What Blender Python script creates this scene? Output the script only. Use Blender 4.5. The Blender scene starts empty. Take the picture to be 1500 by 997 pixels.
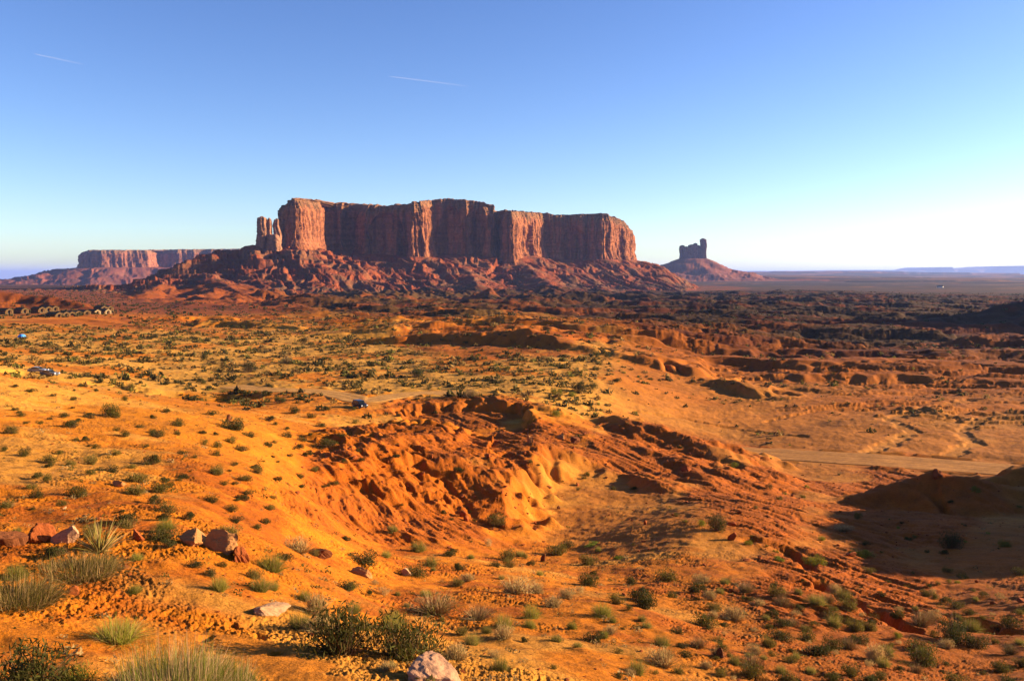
import bpy, math, random
import numpy as np
from mathutils import Vector
rng = np.random.default_rng(7)
random.seed(7)
R = math.radians
S = bpy.context.scene
COL = S.collection

# ------------------------------------------------------------------ camera
F = 1299.0; CX = 750.0; CY = 498.5
PITCH = math.atan(0.075)
CP, SP = math.cos(PITCH), math.sin(PITCH)
cam = bpy.data.cameras.new("camera"); camo = bpy.data.objects.new("camera", cam)
COL.objects.link(camo); S.camera = camo
cam.sensor_width = 36; cam.lens = 36 * F / 1500.0
cam.clip_start = 0.5; cam.clip_end = 200000
camo.location = (0, 0, 0); camo.rotation_euler = (math.pi / 2 - PITCH, 0, 0)

# ------------------------------------------------------------------ light, sky
SUN_EL, SUN_AZ = 14.0, 79.0      # azimuth clockwise from +Y (view direction), so the sun is to the right, a little ahead
w = bpy.data.worlds.new("World"); S.world = w; w.use_nodes = True
nt = w.node_tree; bg = nt.nodes['Background']
sky = nt.nodes.new('ShaderNodeTexSky'); sky.sky_type = 'NISHITA'; sky.sun_disc = False
sky.sun_elevation = R(SUN_EL); sky.sun_rotation = R(SUN_AZ)
sky.air_density = 1.0; sky.dust_density = 1.3; sky.ozone_density = 2.5; sky.altitude = 1600
hs = nt.nodes.new('ShaderNodeHueSaturation'); hs.inputs['Saturation'].default_value = 1.08; hs.inputs['Hue'].default_value = 0.511
gm = nt.nodes.new('ShaderNodeGamma'); gm.inputs[1].default_value = 1.20; nt.links.new(sky.outputs[0], gm.inputs[0]); nt.links.new(gm.outputs[0], hs.inputs['Color'])
_tc = nt.nodes.new('ShaderNodeTexCoord'); _mp = nt.nodes.new('ShaderNodeMapping'); _mp.inputs['Scale'].default_value = (2.2, 2.2, 60)
_mp.inputs['Rotation'].default_value = (.01, .03, 0)
_no = nt.nodes.new('ShaderNodeTexNoise'); _no.inputs['Scale'].default_value = 1.3; _no.inputs['Detail'].default_value = 5
_cr = nt.nodes.new('ShaderNodeMapRange'); _cr.inputs['From Min'].default_value = .54; _cr.inputs['From Max'].default_value = .78; _cr.inputs['To Max'].default_value = .5
_sx = nt.nodes.new('ShaderNodeSeparateXYZ'); _el = nt.nodes.new('ShaderNodeMapRange'); _el.inputs['From Min'].default_value = .075; _el.inputs['From Max'].default_value = .03; _el.inputs['To Max'].default_value = 1
_mu = nt.nodes.new('ShaderNodeMath'); _mu.operation = 'MULTIPLY'; _mx = nt.nodes.new('ShaderNodeMix'); _mx.data_type = 'RGBA'; _mx.inputs[7].default_value = (5.5, 5.6, 5.8, 1)
nt.links.new(_tc.outputs['Generated'], _mp.inputs[0]); nt.links.new(_mp.outputs[0], _no.inputs[0]); nt.links.new(_no.outputs[0], _cr.inputs[0])
nt.links.new(_tc.outputs['Generated'], _sx.inputs[0]); nt.links.new(_sx.outputs[2], _el.inputs[0]); nt.links.new(_cr.outputs[0], _mu.inputs[0]); nt.links.new(_el.outputs[0], _mu.inputs[1])
_wb = nt.nodes.new('ShaderNodeVectorMath'); _wb.operation = 'MULTIPLY'; _wb.inputs[1].default_value = (1.05, .98, 1.0); nt.links.new(hs.outputs[0], _wb.inputs[0])
nt.links.new(_mu.outputs[0], _mx.inputs[0]); nt.links.new(_wb.outputs[0], _mx.inputs[6]); nt.links.new(_mx.outputs[2], bg.inputs['Color'])
bg.inputs['Strength'].default_value = 0.05
sl = bpy.data.lights.new("sun", 'SUN'); so = bpy.data.objects.new("sun", sl); COL.objects.link(so)
sl.energy = 5.0; sl.angle = R(0.53); sl.color = (1.0, 0.76, 0.47)
sd = Vector((math.sin(R(SUN_AZ)) * math.cos(R(SUN_EL)), math.cos(R(SUN_AZ)) * math.cos(R(SUN_EL)), math.sin(R(SUN_EL))))
so.rotation_euler = (-sd).to_track_quat('-Z', 'Y').to_euler()
vs = S.view_settings
vs.view_transform = 'Standard'; vs.look = 'None'; vs.gamma = 1; vs.use_curve_mapping = False
vs.exposure = 1.85
S.render.engine = 'CYCLES'
cy = S.cycles; cy.use_denoising = True; cy.adaptive_threshold = .006; cy.max_bounces = 6; cy.volume_bounces = 1
cy.diffuse_bounces = 1; cy.glossy_bounces = 2; cy.transmission_bounces = 2; cy.transparent_max_bounces = 4
cy.use_adaptive_sampling = True

# ------------------------------------------------------------------ noise (numpy)
_T = np.random.default_rng(3)
_A = _T.uniform(0, 2 * np.pi, 4096).astype(np.float32)
GX, GY = np.cos(_A), np.sin(_A)
VT = _T.uniform(-1, 1, 4096).astype(np.float32)
def _h(i, j, s): return ((i * 73856093) ^ (j * 19349663) ^ (s * 83492791 + 12345)) & 4095
def pn(x, y, s=0):
    x = np.asarray(x, np.float64); y = np.asarray(y, np.float64)
    xi = np.floor(x).astype(np.int64); yi = np.floor(y).astype(np.int64)
    fx = (x - xi).astype(np.float32); fy = (y - yi).astype(np.float32)
    u = fx * fx * fx * (fx * (fx * 6 - 15) + 10); v = fy * fy * fy * (fy * (fy * 6 - 15) + 10)
    def g(a, b):
        k = _h(xi + a, yi + b, s); return GX[k] * (fx - a) + GY[k] * (fy - b)
    a = g(0, 0); b = g(1, 0); c = g(0, 1); d = g(1, 1)
    return ((a + (b - a) * u) + ((c + (d - c) * u) - (a + (b - a) * u)) * v) * 1.5
def fbm(x, y, o=4, s=0, gain=.5):
    t = 0; a = 1.0
    for k in range(o):
        t = t + a * pn(x * 2 ** k + 17.3 * k, y * 2 ** k - 9.1 * k, s + k); a *= gain
    return t
def ridged(x, y, o=4, s=0, gain=.5):
    t = 0; a = 1.0; n = 0
    for k in range(o):
        t = t + a * (1 - np.abs(pn(x * 2 ** k + 5.3 * k, y * 2 ** k + 3.7 * k, s + k)) * 1.6); n += a; a *= gain
    return t / n
def sst(a, b, x):
    t = np.clip((x - a) / (b - a), 0, 1); return t * t * (3 - 2 * t)
def smax(a, b, k): return .5 * (a + b + np.sqrt((a - b) ** 2 + k * k))
def smin(a, b, k): return .5 * (a + b - np.sqrt((a - b) ** 2 + k * k))

# ------------------------------------------------------------------ photo pixel -> world helpers
def ray(px, py):
    u = (px - CX) / F; v = (CY - py) / F
    return u / (CP + v * SP), (v * CP - SP) / (CP + v * SP)      # x/y, z/y
def W(px, py, D):
    a, b = ray(px, py); return (a * D, D, b * D)

# ------------------------------------------------------------------ base relief: control points (photo px, py, forward metres)
CTL = [
 (0,997,17),(400,997,19),(750,997,23),(1100,997,33),(1500,997,42),
 (0,900,22),(300,918,24),(600,900,36),(900,900,45),(1200,900,56),(1500,900,64),
 (0,800,32),(315,790,36),(500,830,50),(700,830,68),(900,820,85),(1200,830,86),(1500,860,78),
 (0,700,50),(200,700,55),(400,700,72),(0,620,78),(200,620,95),(350,620,125),(100,650,70),
 (0,552,125),(150,578,135),(300,598,150),(430,640,130),
 (50,551,205),(200,568,225),(330,582,230),
 (0,510,300),(200,520,320),(400,540,300),(500,575,240),(527,592,212),(400,560,255),
 (0,490,380),(200,490,420),(400,490,460),(600,520,360),(600,490,480),
 (50,470,500),(100,463,560),(0,461,600),(60,458,650),(160,460,620),(250,470,600),(400,460,700),
 (0,450,800),(100,444,1000),(250,445,1200),(400,445,1200),(600,450,1000),(600,440,1500),(400,438,1600),(200,430,1700),
 (750,460,800),(900,470,700),(900,445,1300),(1100,470,750),(1200,440,1500),(1100,430,2000),(900,432,2000),
 (1200,415,4500),(1450,418,3500),(1500,408.5,8000),(1100,404,9000),
 (540,800,80),(500,745,92),(620,800,86),(780,805,98),(870,740,128),(870,700,150),(700,700,140),(600,700,125),
 (700,625,188),(900,650,185),(800,578,244),(600,562,262),(650,603,210),(560,620,190),
 (1050,760,104),(1100,800,92),(1000,850,70),(1300,850,85),(1310,790,110),(1200,745,135),(1420,780,112),
 (1100,700,175),(1250,705,185),(1500,725,178),(1040,655,226),(1270,672,212),(1500,690,200),(1200,620,265),
 (1000,620,258),(1000,580,300),(1500,620,265),(1500,560,350),(1200,560,352),(1200,500,600),(1500,500,600),
 (900,560,290),(900,510,400),(750,522,350),(1000,530,400),(750,490,450),(820,600,225),(940,640,215),
]
CTZ = [  # px, forward metres, z relative to the camera
 (-600,15,-8),(-600,60,-9),(-600,130,-12),(-600,300,-18),(-600,600,-15),(-600,2000,-30),(-600,6000,-90),
 (2100,15,-9),(2100,40,-14),(2100,120,-30),(2100,200,-42),(2100,600,-46),(2100,2000,-46),
 (500,2600,-40),(800,2600,-45),(0,2300,-40),(200,2500,-38),(1100,3000,-46),
 (0,6000,-82),(200,6000,-78),(500,6000,-60),(900,6000,-48),(2100,6000,-50),
 (-600,20000,-300),(0,20000,-280),(200,20000,-270),(600,20000,-160),(1000,20000,-95),(1500,20000,-140),(2100,20000,-150),
 (-600,70000,-900),(0,70000,-900),(600,70000,-500),(1000,70000,-300),(1500,70000,-300),(2100,70000,-300),
 (-600,6,-7.5),(400,6,-8),(1500,6,-9),(2500,6,-9.5),(750,1.5,-8),
]
_p = []
for px, py, D in CTL:
    x, y, z = W(px, py, D); _p.append((math.atan2(x, y), math.log(math.hypot(x, y)), z))
for px, D, z in CTZ:
    a = (px - CX) / F; _p.append((math.atan(a), math.log(D * math.hypot(1, a)), z))
_p = np.array(_p); KT = 2.2
def _phi(r2): return np.sqrt(r2 + 0.02)
def _warpz(z): return np.sign(z) * np.log1p(np.abs(z) / 20)
P2 = np.stack([_p[:, 0] * KT, _p[:, 1]], 1)
d2 = ((P2[:, None] - P2[None]) ** 2).sum(-1)
n = len(P2); A = np.zeros((n + 3, n + 3)); A[:n, :n] = _phi(d2) - 0.004 * np.eye(n)
A[:n, n] = 1; A[:n, n + 1:] = P2; A[n, :n] = 1; A[n + 1:, :n] = P2.T
sol = np.linalg.solve(A, np.concatenate([_warpz(_p[:, 2]), np.zeros(3)]))
TH = np.linspace(-1.0, 1.0, 301); LR = np.linspace(math.log(1.5), math.log(75000), 521)
tt, ll = np.meshgrid(TH, LR)
q = np.stack([tt.ravel() * KT, ll.ravel()], 1)
zz = np.zeros(len(q))
for i in range(0, len(q), 20000):
    qq = q[i:i + 20000]; dd = ((qq[:, None] - P2[None]) ** 2).sum(-1)
    zz[i:i + 20000] = _phi(dd) @ sol[:n] + sol[n] + qq @ sol[n + 1:]
BASE = (np.sign(zz) * 20 * np.expm1(np.abs(zz))).reshape(tt.shape)
def hbase(x, y):
    th = np.clip(np.arctan2(x, y), -.999, .999); lr = np.clip(np.log(np.hypot(x, y) + 1e-6), LR[0], LR[-1] - 1e-6)
    a = (th - TH[0]) / (TH[1] - TH[0]); b = (lr - LR[0]) / (LR[1] - LR[0])
    i = np.floor(a).astype(int).clip(0, len(TH) - 2); j = np.floor(b).astype(int).clip(0, len(LR) - 2)
    fa = a - i; fb = b - j
    def wts(f): return (-.5 * f + f * f - .5 * f ** 3, 1 - 2.5 * f * f + 1.5 * f ** 3, .5 * f + 2 * f * f - 1.5 * f ** 3, -.5 * f * f + .5 * f ** 3)
    wa = wts(fa); wb = wts(fb); t = 0
    for q in range(4):
        jj = (j + q - 1).clip(0, len(LR) - 1); rr = 0
        for p in range(4): rr = rr + BASE[jj, (i + p - 1).clip(0, len(TH) - 1)] * wa[p]
        t = t + rr * wb[q]
    return t
def P0(px, py, rmin=10):
    a, b = ray(px, py); rr = np.exp(np.linspace(math.log(rmin), math.log(60000), 6000))
    k = math.hypot(1, a); y = rr / k; x = a * y
    hit = np.nonzero(hbase(x, y) >= b * y)[0]; i = hit[0] if len(hit) else len(rr) - 1
    return float(x[i]), float(y[i])

# ------------------------------------------------------------------ rock masses: plans
def plan(pts): return np.array([[(p[0] - CX) / F * p[1], p[1]] + list(p[2:]) for p in pts], float)
# px, forward m, photo row of rim, photo row of cliff foot (converted to z)
def zrow(py, D): return ray(CX, py)[1] * D
MESA = [ # front, left to right: (px, D, rim row, foot row)
 (412,2150,300,359),(424,2085,291,361),(436,2080,291,362),(452,2125,292,363),(472,2215,294,364),
 (475,2340,296,364),(494,2362,297,365),(498,2342,297,366),(511,2392,298,366),(520,2398,299,367),
 (536,2322,300,371),(560,2326,301,371),(597,2316,298,375),(603,2286,296,375),(622,2300,295,376),(634,2385,294,375),(640,2412,293,372),
 (652,2416,291,372),(684,2402,293,372),(690,2428,294,372),(706,2424,296,374),(719,2402,302,375),
 (729,2492,308,374),(734,2430,309,380),(741,2395,309,386),(752,2392,309,388),(759,2440,310,380),(764,2500,310,374),
 (779,2560,311,374),(801,2672,313,377),(812,2674,315,378),(846,2668,315,379),(884,2650,313,379),
 (893,2664,314,379),(899,2700,317,379),(906,2738,320,379),(914,2742,322,380),(921,2810,326,380),(928,2870,338,380),
 (925,3150,345,380),(890,3400,345,380),(780,3500,345,380),(600,3450,345,380),(470,3200,340,375),(420,2700,320,365)]
MP = plan([(a, b, zrow(c, b), zrow(d, b)) for a, b, c, d in MESA])
BUT = [(995,5560,361,378),(1003,5500,361,378),(1022,5480,358,378),(1033,5500,349,378),(1034,5620,349,378),(1025,5700,358,378),(1000,5690,361,378)]
BP = plan([(a, b, zrow(c, b), zrow(d, b)) for a, b, c, d in BUT])
FAR = [(119,6150,370,391),(128,6000,367,391),(150,5980,367,391),(185,6060,367,391),(222,6160,367,390),(232,6500,367,390),(262,6480,366,390),(300,6560,366,390),(370,6560,366,390),
       (372,7600,366,390),(130,7400,370,391)]
FP = plan([(a, b, zrow(c, b), zrow(d, b)) for a, b, c, d in FAR])
def polydist(x, y, P):
    """signed distance to closed polygon (negative inside) and the foot height at the nearest point"""
    best = np.full(x.shape, 1e18); zb = np.zeros(x.shape); ins = np.zeros(x.shape, bool); arc = np.zeros(x.shape); acc = 0.
    for i in range(len(P)):
        a = P[i]; b = P[(i + 1) % len(P)]; e = b[:2] - a[:2]; L = e @ e
        t = np.clip(((x - a[0]) * e[0] + (y - a[1]) * e[1]) / L, 0, 1)
        dx = x - a[0] - t * e[0]; dy = y - a[1] - t * e[1]; d = dx * dx + dy * dy
        m = d < best; best = np.where(m, d, best); zb = np.where(m, a[3] + t * (b[3] - a[3]), zb); arc = np.where(m, acc + t * math.sqrt(L), arc); acc += math.sqrt(L)
        c = ((a[1] > y) != (b[1] > y)) & (x < (b[0] - a[0]) * (y - a[1]) / (b[1] - a[1] + 1e-9) + a[0]); ins ^= c
    return np.where(ins, -1, 1) * np.sqrt(best), zb, arc
def polyline(x, y, L):
    """distance to an open polyline, interpolated 3rd.. columns, arc position and side"""
    L = np.asarray(L, float); best = np.full(x.shape, 1e18); val = [np.zeros(x.shape) for _ in range(L.shape[1] - 2)]
    arc = np.zeros(x.shape); side = np.zeros(x.shape); acc = 0.
    for i in range(len(L) - 1):
        a = L[i]; b = L[i + 1]; e = b[:2] - a[:2]; l2 = e @ e; ln = math.sqrt(l2)
        t = np.clip(((x - a[0]) * e[0] + (y - a[1]) * e[1]) / l2, 0, 1)
        dx = x - a[0] - t * e[0]; dy = y - a[1] - t * e[1]; d = dx * dx + dy * dy; m = d < best
        best = np.where(m, d, best)
        for k in range(len(val)): val[k] = np.where(m, a[k + 2] + t * (b[k + 2] - a[k + 2]), val[k])
        arc = np.where(m, acc + t * ln, arc); side = np.where(m, (e[0] * (y - a[1]) - e[1] * (x - a[0])) / ln, side); acc += ln
    return np.sqrt(best), val, arc, side / (np.sqrt(best) + 1e-6)
def inbox(x, y, pts, pad):
    P = np.asarray(pts, float)
    return np.nonzero((x > P[:, 0].min() - pad) & (x < P[:, 0].max() + pad) & (y > P[:, 1].min() - pad) & (y < P[:, 1].max() + pad))[0]
def crest(z, x, y, pts, near, far, amp=0., wl=20., k=1.0, seed=11, pad=None, rill=0., rw=8.):
    """a ridge: pts = (photo px, row, forward m) of its crest line; side slopes near / far"""
    L = [W(*p) for p in pts]; pad = pad or 60 + 40 / min(near, far) * .5
    I = inbox(x, y, L, pad)
    if not len(I): return
    X = x[I]; Y = y[I]
    d, v, arc, side = polyline(X, Y, L)
    sl = near + (far - near) * sst(-.6, .6, side); dn = d
    if amp: dn = np.maximum(d + fbm(X / wl, Y / wl, 3, seed) * wl * amp, 0) + d * .05
    hh = v[0] - np.where(dn < 2, dn * dn / 4, dn - 1) * sl
    hh = hh - 60 * sst(.45 * pad, pad, d) - 3 * sst(.2 * pad, .6 * pad, d) * (np.minimum(near, far) < .13)
    if rill: hh = hh - rill * np.clip(d / (rw * 1.5), 0, 1) * (1 - np.abs(pn(arc / rw + fbm(X / wl, Y / wl, 2, 5) * .8, d / (rw * 9), seed + 1)) * 2.2)
    z[I] = smax(z[I], hh, k)

ROAD = [P0(*p) for p in [(340,566),(400,572),(450,572),(500,578),(535,589),(560,583),(600,577),(650,575),(700,577)]]
ROAD2 = [P0(*p) for p in [(1000,654),(1040,659),(1120,664),(1200,669),(1280,674),(1380,681),(1500,690),(1620,700)]]
CABF = [W(px, py, D)[:2] for px, py, D in ((-30,462,590),(15,461.5,600),(75,458,660),(70,468,545),(165,461,640))]

def relief(x, y):
    z = hbase(x, y)
    r = np.hypot(x, y); a = x / np.maximum(y, 1e-3)                 # a: tangent of the azimuth
    px = CX + a * F
    front = y > 0
    # --- long low badland benches across the middle distance
    mid = sst(330, 480, r) * (1 - sst(1500, 2600, r)) * sst(430, 640, px + (r - 400) * .25)
    n1 = fbm(x / 160 + 3, y / 60, 4, 21)
    z += mid * (sst(.02, .10, n1) * 3.2 + sst(.25, .33, n1) * 3.0 - 1.5)
    n1 = ridged(x / 70, y / 26, 5, 25, .6)
    z += mid * (n1 - .6) * 5.5
    rightflat = sst(840, 960, px) * sst(265, 430, r + 70 * fbm(x / 70, y / 50, 2, 30)) * (1 - sst(560, 760, r))
    n2 = fbm(x / 70, y / 20, 5, 31, .6)
    z += rightflat * (sst(-.02, .07, n2) * 1.3 + sst(.25, .32, n2) * 1.1 - .8 + (ridged(x / 24, y / 9, 3, 33, .6) - .6) * .5)
    # --- pediment ridges fanning out from the mesa foot
    ped = sst(760, 1300, r) * (1 - sst(2150, 2500, r)) * sst(150, 330, px) * (1 - .6 * sst(800, 1000, px)) * (1 - sst(1150, 1500, px))
    n3 = ridged(x / 230 + y / 700, y / 340 - x / 900, 5, 41, .55)
    z += ped * (n3 - .55) * 44
    # far plain: low steps
    farp = sst(2600, 3600, r) * (1 - sst(9000, 14000, r))
    n4 = fbm(x / 900, y / 500, 4, 45)
    z += farp * (sst(.0, .12, n4) * 7 + n4 * 4) * (.3 + .7 * sst(4300, 5600, r))
    n5 = fbm(x / 6000, y / 2500, 4, 46)
    z += sst(11000, 16000, r) * sst(.02, .1, n5) * 110 * sst(900, 1100, px)
    # --- mesa talus
    for P, L, foot, ex, sd, wv in ((MP, 420., -52., 1.35, 50, 62.), (BP, 720., -60., 2.1, 60, 130.), (FP, 900., -95., 1.3, 70, 170.)):
        I = inbox(x, y, P, L * 1.35)
        if len(I):
            X = x[I]; Y = y[I]; d, zb, arc = polydist(X, Y, P)
            d2 = d + fbm(X / wv / 1.6, Y / wv / 1.6, 2, sd) * wv * .6 * sst(0, wv * 1.5, d)
            d2 = d2 * (1 + .9 * sst(0, 200, X - P[:, 0].max()) * (wv < 100)); t = np.clip(d2 / L, 0, 1)
            f = (1 - t) ** ex
            ft = np.minimum(z[I], foot)
            hh = ft + (zb - ft) * f
            # rills run down the slope, strata break it into ledges
            wx = X + Y * .42; wx = wx + fbm(X / wv, Y / wv, 2, sd + 4) * wv * .35
            g = ridged(wx / (wv * .62), Y / (wv * 6.5), 4, sd + 3, .5)
            hh += (g - .55) * (wv * (.24 if wv < 100 else .13)) * sst(.0, .12, t) * (1 - sst(.8, 1, t))
            st = wv * .24; q = hh / st; fr = q - np.floor(q)
            led = (np.floor(q) + sst(.25, .75, fr)) * st
            hh = hh + (led - hh) * .35 * (1 - sst(.55, .9, t)) * sst(-.3, .3, fbm(X / 300, Y / 300, 2, sd + 9))
            near_ = wv < 100
            hh += fbm(wx / 9, Y / 60, 4, sd + 13, .65) * 1.0
            hh += (ridged(wx / 12, Y / 420, 4, sd + 14, .6) - .6) * (5 if near_ else 4) * sst(0, .1, t)
            hh = np.where(d < 4, np.minimum(hh, zb - 2), hh)
            z[I] = np.where(t < 1, smax(z[I], hh, 2.0), z[I])
    # --- left shoulder of the mesa
    crest(z, x, y, [(420,362,2110),(378,359,2070),(372,358,2065),(345,366,2060),(331,367,2060),(318,369,2040),(290,373,2010),(262,388,1960),(243,399,1930),(215,411,1900),(185,414,1890),(130,419,1880),(80,421,1880),(30,423,1880)],
          .30, .35, .45, 60, 3, 81, 420, 10, 38)
    crest(z, x, y, [(250,408,1840),(225,422,1600),(205,431,1430)], .26, .34, .4, 50, 2, 84, 300, 6, 26)
    crest(z, x, y, [(300,398,1900),(330,415,1650),(350,428,1480)], .26, .26, .4, 50, 3, 87, 300, 8, 30)
    crest(z, x, y, [(770,386,2380),(790,405,2180),(820,422,1950)], .28, .30, .4, 50, 3, 88, 300, 8, 30)
    crest(z, x, y, [(660,376,2390),(690,398,2200),(700,418,1950)], .28, .30, .4, 50, 3, 89, 300, 8, 30)
    I = inbox(x, y, [W(*p)[:2] for p in [(420,362,2230),(30,423,1880),(205,431,1430)]], 300)
    if len(I):
        X = x[I]; Y = y[I]; d, _v, _a, _s = polyline(X, Y, [W(*p)[:2] for p in [(400,360,2200),(345,366,2080),(290,373,2010),(243,399,1930),(185,414,1890),(60,421,1880)]])
        m = 1 - sst(160, 330, d); zz = z[I]; zz = zz + m * ((ridged((X + .4 * Y) / 14, Y / 300, 5, 90, .6) - .6) * 6 + fbm(X / 12, Y / 14, 3, 92) * 1.5)
        q = zz / 11.; led = (np.floor(q) + sst(.3, .62, q - np.floor(q))) * 11.; zz = zz + (led - zz) * .5 * m * (zz > -38); z[I] = zz
    # hill behind the cabins
    crest(z, x, y, [(-300,428,800),(-60,427,800),(0,427,800),(45,428,800),(75,434,790),(110,443,770),(135,450,760)], .22, .30, .5, 30, 2, 91, 200, 2, 14)
    # --- red mounds on the far side of the flat
    crest(z, x, y, [(120,467,520),(170,474,500),(215,480,480),(232,483,462)], .30, .5, .35, 18, 1.2, 101, 120, 2.2, 8)
    crest(z, x, y, [(222,478,480),(228,482,468)], .34, .5, .2, 14, .8, 102, 90, 2.0, 7)
    crest(z, x, y, [(285,469,540),(340,470,530),(390,472,520),(440,479,505)], .34, .4, .3, 18, 1, 103, 120, 2.6, 8)
    crest(z, x, y, [(30,477,450),(75,478,440),(120,483,425)], .30, .4, .4, 14, 1, 104, 90, 1.8, 7)
    crest(z, x, y, [(160,468,560),(260,463,600),(400,462,640),(560,464,640)], .2, .3, .5, 25, 1, 105, 120, 2, 10)
    crest(z, x, y, [(-100,474,480),(0,473,490),(60,471,500),(150,470,520)], .22, .3, .5, 18, 1, 106, 100, 1.4, 8)
    # cliff band right of the centre (shaded faces)
    crest(z, x, y, [(560,494,425),(620,490,425),(680,487,420),(730,484,412),(775,481,402),(812,492,385),(840,503,372)], .62, .12, .35, 14, 1, 111, 110, 2.2, 10)
    crest(z, x, y, [(735,478,430),(790,476,440),(850,486,430),(900,497,415)], .4, .2, .4, 16, 1, 112, 110, 2.0, 9)
    crest(z, x, y, [(985,562,330),(1040,556,332),(1075,555,326),(1100,567,318)], .7, .15, .3, 10, .8, 113, 70, 1.8, 7)
    crest(z, x, y, [(1100,560,345),(1160,566,336),(1215,572,328),(1262,585,316)], .55, .12, .4, 12, .8, 114, 70, 1.6, 7)
    crest(z, x, y, [(960,520,420),(1060,522,415),(1180,528,400),(1300,524,410),(1420,530,398),(1600,536,390)], .3, .06, .7, 26, .8, 115, 60, .4, 9)
    crest(z, x, y, [(880,500,480),(1000,508,470),(1120,510,470),(1260,514,462),(1400,512,465),(1600,514,465)], .25, .06, .7, 26, .8, 116, 60, .3, 9)
    crest(z, x, y, [(1180,548,365),(1290,545,368),(1400,552,360),(1500,556,350),(1620,560,345)], .3, .06, .7, 24, .8, 117, 60, .4, 9)
    # --- shaded hill at the far right, and its unseen part outside the frame, raised to cast that shade
    crest(z, x, y, [(1180,492,690),(1300,474,720),(1372,466,735),(1440,452,745),(1500,441,750)],
          .22, .30, .35, 45, 3, 121, 420, 5, 26)
    crest(z, x, y, [(1500,441,750),(1550,420,755),(1640,345,770),(1720,300,790),(1900,295,800),(2200,300,820)], .9, .9, .3, 40, 3, 122, 300, 4, 20)
    crest(z, x, y, [(2180,515,104),(2100,500,120),(2060,490,138),(1960,510,165),(1900,550,190)], .8, .8, .25, 14, 1, 123, 90, 1.5, 9)  # separate unseen ridge, added off frame to shade the near right hill
    # --- badland spur in the middle of the near ground
    crest(z, x, y, [(415,702,99),(432,690,103),(455,682,108),(480,666,115),(520,655,124),(552,648,130),(585,640,138),(640,634,150)],
          .34, .02, .35, 5, .4, 131, 60, .9, 4.0)
    crest(z, x, y, [(585,643,138),(625,660,132),(665,672,128),(700,690,124),(722,712,118)], .22, .12, .3, 5, .4, 132, 40, .6, 4.2)
    crest(z, x, y, [(655,640,158),(690,634,168),(730,633,170),(770,640,165),(790,655,152),(778,690,136),(772,720,124)], .07, .34, .3, 6, .5, 133, 40, .6, 4.5)
    # --- rounded mounds running down to the right
    crest(z, x, y, [(820,618,204),(860,640,192),(905,650,186),(960,662,176),(1010,672,168),(1060,690,160),(1120,722,148),(1180,752,134)], .34, .26, .35, 7, .8, 141, 60, 1.0, 6)
    crest(z, x, y, [(925,690,150),(960,705,142),(1000,725,134),(1040,750,122)], .5, .3, .3, 5, .5, 142, 40, .8, 4.5)
    crest(z, x, y, [(1000,675,168),(1030,700,152),(1062,728,138),(1100,752,126)], .4, .3, .3, 6, .5, 143, 40, .8, 4.5)
    crest(z, x, y, [(900,608,215),(950,622,205),(1010,640,196),(1060,668,182),(1120,690,172)], .3, .3, .35, 8, .8, 144, 50, .7, 6)
    crest(z, x, y, [(860,640,186),(880,668,170),(860,690,158)], .28, .28, .3, 7, 1.0, 145, 40, .3, 6)
    # berm of the turning loop
    crest(z, x, y, [(560,590,225),(610,584,228),(660,583,228),(720,583,226),(770,594,216)], .55, .05, .25, 4, .4, 151, 30, .4, 5)
    crest(z, x, y, [(762,590,218),(775,606,204),(790,622,192),(800,636,184)], .5, .3, .3, 4, .4, 152, 30, .5, 5)
    ip = inbox(x, y, PADW, 12)
    if len(ip):
        dd_, _q, _a = polydist(x[ip], y[ip], np.concatenate([PADW, np.zeros((len(PADW), 2))], 1))
        m = 1 - sst(-2.6, 1.4, dd_ + fbm(x[ip] / 4, y[ip] / 4, 3, 153) * 2.6); fl = -35.0 + .02 * (y[ip] - 200)
        z[ip] = z[ip] * (1 - m) + np.minimum(z[ip], fl) * m
    # --- dark hill bottom right with a knob
    crest(z, x, y, [(1228,734,150),(1290,716,152),(1345,702,153),(1372,694,153),(1420,700,150),(1480,712,148),(1560,720,146)], .24, .5, .3, 9, .7, 161, 60, .9, 7)
    crest(z, x, y, [(1400,712,175),(1450,700,178),(1500,684,180),(1600,668,185),(1750,640,190)], .3, .5, .3, 9, .7, 162, 60, .9, 7)
    crest(z, x, y, [(1362,694,153),(1372,691,153),(1384,695,153)], .9, .9, .1, 4, .3, 163, 12)
    crest(z, x, y, [(1320,842,92),(1380,830,98),(1450,822,100),(1540,812,100),(1700,800,100)], .16, .5, .3, 8, .5, 164, 50)
    crest(z, x, y, [(1560,800,125),(1640,740,140),(1760,700,150)], .4, .4, .3, 9, 1, 165, 60)
    it = inbox(x, y, TERR, 14)
    if len(it):
        dd_, _q, _a = polydist(x[it], y[it], np.concatenate([TERR, np.zeros((len(TERR), 2))], 1))
        m = 1 - sst(-1, 7, dd_ + fbm(x[it] / 7, y[it] / 7, 3, 158) * 4); z[it] = z[it] * (1 - m) + (hbase(x[it], y[it]) - .3) * m
    # --- hollows
    def cut(pts, depth, wid, k=.5):
        L = [P0(px, py) for px, py in pts]; I = inbox(x, y, L, wid * 5)
        if not len(I): return
        d, _, arc, _s = polyline(x[I], y[I], L)
        d = np.maximum(d + fbm(x[I] / wid / 2, y[I] / wid / 2, 3, 77) * wid * .5, 0)
        z[I] -= depth * (1 - sst(wid * .45, wid, d)) 
    cut([(1195,850),(1240,880),(1290,905),(1340,930)], 1.4, 1.7)
    cut([(30,546),(100,556),(200,570),(330,583)], 3.4, 9)
    cut([(1420,905),(1500,925)], .8, 1.2)
    cut(CHP[0], .45, 3.0); cut(CHP[1], .45, 2.8); cut([(930,600),(1000,612),(1080,628),(1180,640)], .5, 1.6); cut([(1120,618),(1200,600),(1290,596)], .5, 1.6)
    cut([(1100,790),(1150,800),(1190,835)], .8, 1.3)
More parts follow.
